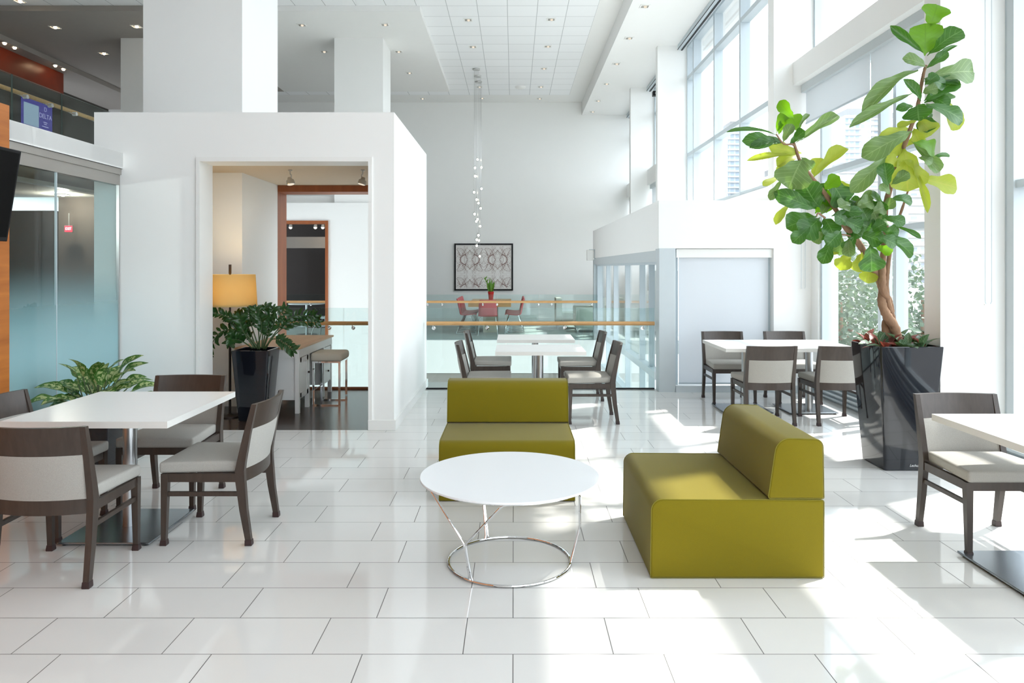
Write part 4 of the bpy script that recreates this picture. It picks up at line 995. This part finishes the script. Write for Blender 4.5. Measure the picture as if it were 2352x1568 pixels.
# ---------------------------------------------------------------- picture, far furniture
t = thing('framed_picture', 'framed print of mirrored bare branches on the white back wall', 'picture', (-0.88, 21.27, 1.595))
m = MB(); 
for q in ((-0.86, 0.86, 0.645, 0.69), (-0.86, 0.86, -0.69, -0.645), (-0.86, -0.815, -0.645, 0.645), (0.815, 0.86, -0.645, 0.645)): m.box(q[0], q[1], -0.03, 0.03, q[2], q[3])
m.build('frame', 'black', t)
m = MB(); m.box(-0.815, 0.815, -0.012, 0.02, -0.645, 0.645)
random.seed(31)
CW, CHh = 0.4075, 0.43
def strokes(n, w0, mi, depth, ln0):
    out = []
    def grow(x, z, a, ln, w, d):
        pts = [(x, z)]; aa = a
        for k in range(5):
            aa += random.uniform(-.38, .38); x += math.cos(aa) * ln / 5; z += math.sin(aa) * ln / 5; pts.append((x, z))
        out.append((pts, w, mi))
        if d > 0:
            for q in range(random.choice((2, 3))):
                j = random.randrange(2, 6); grow(pts[j][0], pts[j][1], aa + random.choice((-1, 1)) * random.uniform(.45, 1.0), ln * random.uniform(.55, .8), w * 0.62, d - 1)
    for i in range(n):
        e = random.random()
        if e < .5: grow(0, random.uniform(0, CHh), random.uniform(-1.1, 1.1), ln0, w0, depth)
        else: grow(random.uniform(0, CW), 0, random.uniform(.5, 2.6), ln0, w0, depth)
    return out
def ribbon(pts, w, mi, fx, fz, y):
    pr = None
    for i, (x, z) in enumerate(pts):
        x2, z2 = pts[min(i + 1, len(pts) - 1)]; x1, z1 = pts[max(i - 1, 0)]
        dx, dz = x2 - x1, z2 - z1; l = math.hypot(dx, dz) or 1; ww = w * (1 - 0.5 * i / len(pts)) / 2
        a = fx(x - dz / l * ww), fz(z + dx / l * ww); b = fx(x + dz / l * ww), fz(z - dx / l * ww)
        if max(abs(a[0]), abs(b[0])) > 0.812 or max(abs(a[1]), abs(b[1])) > 0.642 or x < -0.002 or x > CW + 0.002 or z < -0.002 or z > CHh + 0.002: pr = None; continue
        cur = (m.bm.verts.new((a[0], y, a[1])), m.bm.verts.new((b[0], y, b[1])))
        if pr: m.face([pr[0], pr[1], cur[1], cur[0]], mi)
        pr = cur
st_ = strokes(9, 0.005, 2, 2, 0.26) + strokes(4, 0.012, 1, 2, 0.30)
for i, (pts, w, mi) in enumerate(st_):
    for cx in (-1, 0):
        for sx in (1, -1):
            for iz in range(3):
                sz = 1 if iz % 2 == 0 else -1; z0 = -0.645 + CHh * (iz if sz > 0 else iz + 1)
                ribbon(pts, w, mi, lambda x, cx=cx, sx=sx: 0.4075 + 0.815 * cx + sx * x, lambda z, z0=z0, sz=sz: z0 + sz * z, -0.0125 - 0.000004 * i - (0.0008 if mi == 1 else 0))
m.build('print', ['printpaper', 'printbrown', 'printgrey'], t)
t = thing('long_table', 'long wooden table with a thick top between the red chairs', 'table', (-0.575, 18.2, 0))
m = MB(); m.box(-0.51, 0.51, -0.95, 1.1, 0.64, 0.745, bev=0.006); m.build('tabletop', 'railwood', t)
m = MB(); m.box(-0.17, 0.17, -0.6, 0.6, 0, 0.64); m.build('pedestal', 'beigeblock', t)
def make_red():
    t = thing('red_chair', 'c', 'chair')
    prof = [(-0.25, 0.83), (-0.215, 0.70), (-0.185, 0.55), (-0.155, 0.455), (-0.06, 0.430), (0.10, 0.44), (0.19, 0.455), (0.225, 0.435)]
    pts = smooth([Vector((0, y, z)) for y, z in prof], 4)
    m = MB(); rows = []
    for i, p in enumerate(pts):
        v = i / (len(pts) - 1); w = 0.19 + 0.035 * math.sin(v * PI)
        rows.append([m.bm.verts.new((u * w, p.y + 0.03 * u * u * (1 if v < .45 else 0), p.z + (0.012 * u * u if v > .45 else 0))) for u in (-1, -.6, -.2, .2, .6, 1)])
    for i in range(len(rows) - 1):
        for j in range(5): m.face([rows[i][j], rows[i][j + 1], rows[i + 1][j + 1], rows[i + 1][j]])
    o = m.build('shell', 'redplastic', t, True, False)
    md = o.modifiers.new('solid', 'SOLIDIFY'); md.thickness = 0.014
    for s in (-1, 1):
        m = MB(); m.tube([(s * 0.17, 0.12, 0.432), (s * 0.21, 0.20, 0.2), (s * 0.225, 0.235, 0.009), (s * 0.225, -0.235, 0.009), (s * 0.21, -0.17, 0.2), (s * 0.17, -0.08, 0.425)], 0.009, n=7); m.build('sled_leg', 'chrome', t, True)
    return t
RC = make_red(); g = 'red chairs round the long wooden table'
names = ('nearest', 'second', 'third', 'farthest')
for k in range(4):
    place(RC, USED, (-1.13, 17.45 + k * 0.475, 0), -PI / 2, names[k] + ' red chair in the row left of the long wooden table', g)
for k in range(4):
    place(RC, USED, (0.02, 17.45 + k * 0.475, 0), PI / 2, names[k] + ' red chair in the row right of the long wooden table', g)
place(RC, USED, (-0.60, 16.92, 0), 0, 'red chair with its back to us at the end of the long table', g)
t = thing('vase_plant', 'upright green plant in a tapered red vase on the long wooden table', 'potted plant', (-0.565, 17.95, 0.745))
m = MB(); m.lathe([(0.045, 0), (0.050, 0.005), (0.075, 0.24), (0.070, 0.24), (0.06, 0.15)], n=24); m.build('vase', 'redglaze', t, True)
random.seed(9); m = MB()
for k in range(10):
    a = 2 * PI * k / 10 * 2.6; ln = random.uniform(0.22, 0.42); sp = random.uniform(0.05, 0.33)
    m.leaf((0.03 * math.cos(a), 0.03 * math.sin(a), 0.2), (0.03 * math.cos(a) + ln * sp * math.cos(a), ln * sp * math.sin(a), 0.2 + ln), 0.055, (random.uniform(-.4, .4), -1, 0.1), 0, LANCE, 0.25, 0.05, 0, 8)
m.tube([(0, 0, 0.2), (-0.06, 0, 0.4), (-0.15, 0, 0.60)], 0.005, n=5)
for k in range(6): m.leaf((-0.05 - k * 0.018, 0, 0.38 + k * 0.035), (-0.05 - k * 0.018 + (0.05 if k % 2 else -0.06), 0, 0.45 + k * 0.035), 0.028, (0, -1, 0), 0, LANCE)
m.build('leaves', 'snake', t, True, False)
t = thing('armchair', 'boxy sage green armchair half hidden behind the far steel post', 'armchair', (1.85, 17.9, 0))
m = MB(); m.box(-0.36, 0.36, -0.36, 0.36, 0.12, 0.42, bev=0.03); m.build('seat', 'sage', t, True)
m = MB(); m.box(0.20, 0.38, -0.40, 0.40, 0.12, 0.86, bev=0.03); m.build('backrest', 'sage', t, True)
for s in (-1, 1):
    m = MB(); m.box(-0.36, 0.30, s * 0.36 - 0.06, s * 0.36 + 0.06, 0.12, 0.62, bev=0.025); m.build('arm', 'sage', t, True)
    for xx in (-0.3, 0.3):
        m = MB(); m.box(xx - 0.02, xx + 0.02, s * 0.33 - 0.02, s * 0.33 + 0.02, 0, 0.13); m.build('leg', 'chrome', t)
t = thing('armchair', 'low pale armchair left of the sage armchair, by the far railing', 'armchair', (1.40, 18.9, 0))
for xx in (-0.26, 0.26):
    for yy in (-0.26, 0.26):
        m = MB(); m.box(xx - 0.02, xx + 0.02, yy - 0.02, yy + 0.02, 0, 0.11); m.build('leg', 'chrome', t)
m = MB(); m.box(-0.3, 0.3, -0.3, 0.3, 0.1, 0.42, bev=0.03); m.build('seat', 'sage', t, True)
m = MB(); m.box(-0.32, -0.16, -0.34, 0.34, 0.1, 0.80, bev=0.03); m.build('backrest', 'sage', t, True)
# inside the dark restaurant seen through the doorway
t = thing('cafe_table', 'small white cafe table in the dark restaurant beyond the doorway', 'table', (-4.85, 17.0, 0))
m = MB(); m.lathe([(0.42, 0.72), (0.42, 0.74)], n=32); m.build('tabletop', 'whitetop', t, True)
m = MB(); m.lathe([(0.24, 0), (0.24, 0.015), (0.03, 0.03), (0.03, 0.72)], n=20); m.build('pedestal', 'steelpole', t, True)
t = thing('shell_chair', 'grey white shell chair at the cafe table in the dark restaurant', 'chair', (-4.35, 16.6, 0), math.radians(75))
m = MB(); m.loft([[Vector((sx * w, y, z)) for sx, in ((-1,), (1,))] + [Vector((sx * w, y + dy, z + dz)) for sx, in ((1,), (-1,))] for w, y, z, dy, dz in ((0.2, 0.22, 0.44, 0, 0.02), (0.22, -0.14, 0.42, 0.0, 0.02), (0.21, -0.2, 0.55, 0.02, 0.01), (0.18, -0.25, 0.84, 0.02, 0))]); m.build('shell', 'whitetop', t)
for sx in (-1, 1):
    for sy in (-1, 1):
        m = MB(); m.cyl((sx * 0.12, sy * 0.1, 0.42), (sx * 0.21, sy * 0.21, 0), 0.011); m.build('leg', 'silver', t)
for k, px in enumerate((668, 725, 742)):
    p = P(px, 521, 17.2)
    t = thing('ceiling_spotlight', ('left', 'middle', 'right')[k] + ' one of three small spotlights in the dark restaurant beyond the doorway', 'spotlight', (p.x, p.y, 2.9), 0, 'restaurant spotlights')
    m = MB(); m.cyl((0, 0, 0), (0, 0, p.z - 2.9 + 0.06), 0.01); m.tube([(0, 0, p.z - 2.9 + 0.06), (0, -0.02, p.z - 2.9 - 0.02)], [0.03, 0.05], n=12); m.build('head', 'silver', t, True)
    m = MB(); m.sphere((0, -0.025, p.z - 2.9 - 0.02), 0.03); m.build('bulb', 'bulb', t, True)

# ---------------------------------------------------------------- pendants
def pend(i, py, Y, globes, lab):
    p = P((1094, 1097, 1099)[i], py, Y)
    t = thing('pendant_light', lab, 'pendant light', (p.x, p.y, WZ), 0, 'glass ball pendants')
    m = MB(); m.lathe([(0.088, -0.032), (0.092, -0.026), (0.092, 0)], n=24); m.build('canopy', 'silver', t, True)
    for gx, gy in globes:
        dy = random.uniform(-0.05, 0.05)
        q = P(gx, gy, Y + dy) - Vector((p.x, p.y, WZ))
        q.x = max(-0.17, min(0.17, q.x))
        m = MB(); m.cyl((max(-.08, min(.08, q.x)), dy, -0.03), (q.x, dy, q.z + 0.05), 0.0022, n=4); cd = m.build('cord', 'silver', t)
        m = MB(); m.sphere((q.x, dy, q.z), 0.055, seg=14); gl = m.build('globe', 'globe', t, True)
        m = MB(); m.lathe([(0.012, q.z + 0.02), (0.014, q.z + 0.065)], q.x, dy, 10); m.build('socket', 'silver', gl, True)
        m = MB(); m.sphere((q.x, dy, q.z - 0.005), 0.026, seg=8); m.build('bulb', 'bulb', gl, True)
random.seed(4)
pend(0, 158, 17.72, [(1092, 404), (1089, 441), (1095, 458), (1090, 491), (1097, 503), (1099, 540)], 'nearest of the three glass ball pendants hanging from the tiled ceiling')
pend(1, 174, 18.36, [(1091, 385), (1106, 433), (1099, 466), (1094, 508), (1095, 550), (1102, 588)], 'middle one of the three glass ball pendants hanging from the tiled ceiling')
pend(2, 187, 18.93, [(1097, 366), (1106, 384), (1104, 478), (1103, 519), (1100, 552), (1095, 564)], 'farthest of the three glass ball pendants hanging from the tiled ceiling')

# ---------------------------------------------------------------- recessed lights
DL = None
def downlight(px, py, z, label, group, lit, size=0.17):
    global DL
    Y = (z - HC) * F / (HY - py); x = (px - VX) * Y / F
    key = 'lit' if lit else 'dim'
    if DL is None: DL = {}
    if key not in DL:
        t = thing('ceiling_light', label, 'downlight', (0, 0, 0))
        m = MB(); h = size / 2
        for q in ((-h, h, -h, -h + 0.022), (-h, h, h - 0.022, h), (-h, -h + 0.022, -h + 0.022, h - 0.022), (h - 0.022, h, -h + 0.022, h - 0.022)): m.box(q[0], q[1], q[2], q[3], -0.012, -0.001)
        m.build('trim_ring', 'trim', t)
        m = MB(); m.box(-h + 0.022, h - 0.022, -h + 0.022, h - 0.022, -0.005, -0.002); m.build('recess', 'track', t)
        m = MB(); m.sphere((0.01, 0.0, -0.006), 0.03 if not lit else 0.032); m.build('lamp', 'warmbulb' if lit else 'offbulb', t, True)
        DL[key] = t; o = t
    else: o = copy_tree(DL[key])
    o.location = (x, Y, z); o['label'] = label; o['group'] = group
    return o
rows = ('nearest', 'second', 'third', 'fourth', 'fifth', 'farthest')
for k, (a, b) in enumerate(((1266, 44), (1258, 106), (1249, 157), (1242, 199), (1239, 226))):
    downlight(a, b, WZ, rows[k] + ' square downlight in the right row of the tiled ceiling', 'tiled ceiling downlights', False)
for k, (a, b) in enumerate(((1075, 45), (1086, 107), (1101, 199), (1107, 225))):
    downlight(a, b, WZ, rows[k] + ' square downlight in the left row of the tiled ceiling', 'tiled ceiling downlights', False)
for k, (a, b) in enumerate(((1481, 14), (1445, 87), (1416, 146), (1393, 192), (1374, 231), (1361, 256))):
    downlight(a, b, 6.057, rows[k] + ' square downlight along the white soffit above the windows', 'soffit downlights', False)
for k, (a, b, lab) in enumerate(((693, 57, 'square downlight in the dropped ceiling just right of the near column'), (884, 56, 'square downlight in the dropped ceiling nearest the tiled part'), (744, 118, 'square downlight left of the far column top'), (915, 118, 'square downlight just right of the far column top'), (940, 167, 'square downlight in the dropped ceiling, farthest on its right side'), (970, 226, 'square downlight over the back wall left of the pendants'))):
    downlight(a, b, 6.33 if k < 5 else WZ, lab, 'dropped ceiling downlights', False)
for k, (a, b, lab) in enumerate(((126, 62, 'lit downlight in the dark upper ceiling at left, nearest one'), (313, 60, 'lit downlight beside the near column at left'), (238, 122, 'lit downlight left of the half hidden left column'), (205, 205, 'lit downlight above the upper balcony railing end'), (270, 233, 'lit downlight farthest in the dark upper ceiling'), (45, 2, 'lit downlight cut by the top frame edge'))):
    downlight(a, b, 6.33, lab, 'upper floor downlights', True)
for k, (a, b) in enumerate(((5, 92), (122, 147))):
    p = P(a, b, 10.55 * F / (VX - a))
    for j in (0, 1):
        t = thing('twin_spot', ('near', 'far')[j] + ' lamp of the ' + ('twin spots at the left frame edge' if k == 0 else 'twin spots in front of the red wood wall'), 'spotlight', (-10.5, p.y + j * 0.3, 6.22), 0, 'twin spots on the red wood wall')
        m = MB(); m.lathe([(0.07, -0.02), (0.07, 0)], n=14); m.build('ring', 'silver', t, True); m = MB(); m.sphere((0, 0, -0.02), 0.036); m.build('lamp', 'warmbulb', t, True)
o = copy_tree(DL['lit']); o.location = (-5.6, 9.0, 2.478); o['label'] = 'lit downlight in the corridor ceiling seen through the frosted glass wall'; o.scale = (0.8, 0.8, 0.8)
if 'group' in o: del o['group']
t = thing('smoke_detector', 'round white smoke detector between the downlight rows of the tiled ceiling', 'smoke detector', P(1195, 199, 19.5))
t.location.z = WZ; m = MB(); m.lathe([(0.07, -0.05), (0.13, -0.03), (0.15, 0)], n=24); m.build('housing', 'trim', t, True)
# small devices
p = P(1355, 584, 16.4)
t = thing('wall_device', 'small white box on a bracket at the far corner of the white bulkhead', 'wall device', p)
m = MB(); m.box(-0.075, 0.065, -0.10, 0.05, -0.14, 0.10, bev=0.012); m.build('housing', 'trim', t)
m = MB(); m.box(-0.02, 0.13, -0.02, 0.02, 0.10, 0.115); m.box(0.10, 0.13, -0.02, 0.02, -0.1, 0.11); m.build('bracket', 'alu', t)
p = P(1501, 214, 14.95)
t = thing('loudspeaker', 'small black loudspeaker on the white pier under the soffit', 'speaker', (p.x + .06, 15.0, p.z))
m = MB(); m.box(-0.07, 0.05, -0.06, 0.06, -0.05, 0.05, bev=0.008); m.build('housing', 'black', t)
m = MB(); m.lathe([(0.026, 0), (0.028, 0.006)], n=14); o = m.build('cone', 'silver', t, True); o.rotation_euler = (PI / 2, 0, 0); o.location = (0.0, -0.06, 0)
# screen behind the balcony
p0 = P(65, 219, 10.6 * F / (VX - 65)); p1 = P(132, 243, 10.6 * F / (VX - 132))
t = thing('digital_sign', 'purple display screen with pale lettering behind the upper balcony railing', 'screen', (-10.72, (p0.y + p1.y) / 2, 5.02))
w = p1.y - p0.y
m = MB(); m.box(-0.04, 0.0, -w / 2, w / 2, -0.32, 0.32); m.build('housing', 'purple', t)
m = MB(); m.box(0.0, 0.006, -w / 2 + 0.03, w * 0.02, -0.29, 0.19); m.build('pale_panel', 'paleblue', t)
text('DELTA', 0.15, 'signtext', t, (0.006, w * 0.25, 0.0), (PI / 2, 0, PI / 2), 'lettering')
for zz, ww in ((-0.13, 0.13), (-0.17, 0.09), (-0.23, 0.22)):
    m = MB(); m.box(0.0, 0.006, w * 0.25 - ww / 2, w * 0.25 + ww / 2, zz - 0.008, zz + 0.008); m.build('text_line', 'signtext', t)
text('D', 0.14, 'signtext', t, (0.006, w * 0.25, 0.16), (PI / 2, 0, PI / 2), 'emblem')
t = thing('exit_sign', 'small red lit exit sign seen through the frosted glass wall', 'sign', (-5.64, 9.2, 2.06))
t.scale = (0.42, 0.42, 0.55)
m = MB(); m.box(-0.12, 0.12, -0.03, 0.03, -0.075, 0.075); m.box(-0.01, 0.01, -0.01, 0.01, 0.07, 0.36); m.build('housing', 'silver', t)
m = MB(); m.box(-0.115, 0.115, -0.034, -0.030, -0.07, 0.07); o = m.build('face', 'exitred', t)
text('EXIT', 0.09, 'whiteemis', o, (0, -0.036, 0), (PI / 2, 0, 0), 'lettering')

# ---------------------------------------------------------------- outdoors
mb = MB(); mb.box(4.0, 600, -60, 900, -5.2, -5.0); o = mb.build('ground_outside', 'street'); o['kind'] = 'structure'
def tower(label, x, y, w, d, z1, m_):
    t = thing('building', label, 'building', (x, y, -5))
    m = MB(); m.box(-w / 2, w / 2, -d / 2, d / 2, 0, z1 + 5); m.build('facade', m_, t)
    m = MB(); m.box(-w / 2 + 2, w / 2 - 2, -d / 2 + 2, d / 2 - 2, z1 + 5, z1 + 9); m.build('roof_plant', 'street', t)
    m = MB()
    for k in range(int((z1 + 5) / 3.2)): m.box(-w / 2 - 1, w / 2 - w * 0.4, -d / 2 - 1.5, -d / 2, 3.2 * k + 2.7, 3.2 * k + 3.3)
    m.build('balcony', 'towerwall', t)
tower('tall blue glass tower seen through the tall gridded window at left', 106, 420, 14, 20, 110, 'towerblue')
tower('second blue tower seen between the gridded window mullions', 133, 440, 12, 20, 85, 'towerblue')
tower('lower grey block at the foot of the towers outside the gridded window', 148, 400, 18, 20, 52, 'towerbeige')
tower('pale blue tower with balconies behind the fig tree', 190, 410, 14, 20, 86, 'towerblue')
tower('beige apartment tower with balconies behind the fig tree', 222, 430, 30, 20, 88, 'towerbeige')
tower('low beige building outside behind the fig tree trunk', 160, 300, 60, 20, 40, 'towerbeige')
random.seed(21)
for i, (x, y, h, lab) in enumerate(((6.3, 14.0, 1.9, 'leafy street tree outside the low window, the nearest one'), (8.6, 18.6, 2.4, 'leafy street tree outside the low window, the farthest one'), (8.8, 15.6, 1.9, 'leafy street tree outside, seen just right of the fig trunk'))):
    t = thing('street_tree', lab, 'tree', (x, y, -5.0), 0, 'street trees outside the window')
    m = MB(); m.tube([(0, 0, 0), (0.05, 0, 3), (0, 0, h + 4)], [0.14, 0.11, 0.04], n=8); m.build('trunk', 'bark', t, True)
    m = MB()
    for k in range(2200):
        d = Vector((random.gauss(0, 1), random.gauss(0, 1), random.gauss(0, 1))).normalized() * (random.random() ** 0.4)
        c = Vector((d.x * 1.35, d.y * 1.2, h + 3.1 + d.z * 1.9))
        v = Vector((random.gauss(0, 1), random.gauss(0, 1), random.gauss(0, .7))).normalized() * random.uniform(0.10, 0.18)
        m.leaf(c, c + v, 0.10, (random.gauss(0, 1), random.gauss(0, 1), 1), 0, OVAL, 0.1, 0.05, 0, 2)
    m.build('crown', 'outtree', t, True, False)

# ---------------------------------------------------------------- light
sc = bpy.context.scene
w = bpy.data.worlds.new('daylight'); sc.world = w; w.use_nodes = True
nt = w.node_tree; bg = nt.nodes['Background']
bg.inputs[0].default_value = (0.86, 0.93, 1.0, 1); bg.inputs[1].default_value = 2.2
def light(name, kind, loc, energy, col=(1, 1, 1), **kw):
    l = bpy.data.lights.new(name, kind); l.energy = energy; l.color = col
    for k, v in kw.items(): setattr(l, k, v)
    o = bpy.data.objects.new(name, l); C.objects.link(o); o.location = loc; return o
s = light('sun', 'SUN', (10, 8, 15), 4.0, (1.0, 0.96, 0.90), angle=math.radians(1.6))
s.rotation_euler = Vector((-0.303, -0.149, -0.46)).to_track_quat('-Z', 'Y').to_euler()
# light portals sit in the window openings and only guide the sampling of the sky
for y0, y1, z0, z1, x in ((-5, 9.15, 0.2, 6.05, 4.05), (9.36, 21.3, 2.6, 6.05, 4.05), (9.36, 16.6, -5, 1.75, 2.02)):
    p = light('window_portal', 'AREA', (x, (y0 + y1) / 2, (z0 + z1) / 2), 1.0, shape='RECTANGLE', size=z1 - z0, size_y=y1 - y0)
    p.rotation_euler = (0, PI / 2, 0); p.data.cycles.is_portal = True
light('lamp_bulb', 'POINT', (-2.996, 7.66, 1.30), 6, (1.0, 0.76, 0.42), shadow_soft_size=0.1)
light('corridor_light', 'POINT', (-5.6, 9.0, 2.36), 12, (1.0, 0.88, 0.75), shadow_soft_size=0.04)
light('corridor_light', 'POINT', (-5.0, 4.2, 2.2), 30, (1.0, 0.96, 0.92), shadow_soft_size=0.05)  # unseen fill added to brighten the corridor, no fixture here
for x, tx, en in ((-2.46, (-3.07, 8.9, 1.7), 22), (-1.66, (-2.7, 8.6, 0.6), 14)):
    l = light('track_spot', 'SPOT', (x, 7.93, 2.50), en, (1.0, 0.9, 0.76), spot_size=math.radians(95), spot_blend=1.0, shadow_soft_size=0.03)
    l.rotation_euler = (Vector(tx) - Vector((x, 7.93, 2.50))).to_track_quat('-Z', 'Y').to_euler()
light('restaurant_light', 'POINT', (-4.3, 17.0, 2.3), 3, (1.0, 0.75, 0.5), shadow_soft_size=0.1)
light('lower_light', 'POINT', (-1, 12.5, -3.6), 60, (1.0, 0.97, 0.92), shadow_soft_size=0.5)

p = light('window_portal', 'AREA', (2.3, -5.25, 3.1), 1.0, shape='RECTANGLE', size=3.4, size_y=5.9); p.rotation_euler = (PI / 2, 0, 0); p.data.cycles.is_portal = True  # opening of the added rear glazing

# ---------------------------------------------------------------- camera
cam = bpy.data.cameras.new('camera'); co = bpy.data.objects.new('camera', cam); C.objects.link(co)
co.location = (0, 0, HC); co.rotation_euler = (PI / 2, 0, 0)
cam.sensor_fit = 'HORIZONTAL'; cam.sensor_width = 36; cam.lens = 36 * F / 2352
cam.shift_x = (1176 - VX) / 2352; cam.shift_y = -(784 - HY) / 2352
cam.clip_end = 2000; cam.clip_start = 0.05
sc.camera = co
sc.view_settings.view_transform = 'Standard'; sc.view_settings.look = 'None'; sc.view_settings.gamma = 1.0
sc.view_settings.use_curve_mapping = False
sc.view_settings.exposure = 1.27
sc.cycles.use_denoising = True
sc.cycles.max_bounces = 14; sc.cycles.diffuse_bounces = 7; sc.cycles.glossy_bounces = 5; sc.cycles.transparent_max_bounces = 32
sc.cycles.sample_clamp_indirect = 6.0
sc.cycles.caustics_reflective = False; sc.cycles.caustics_refractive = False
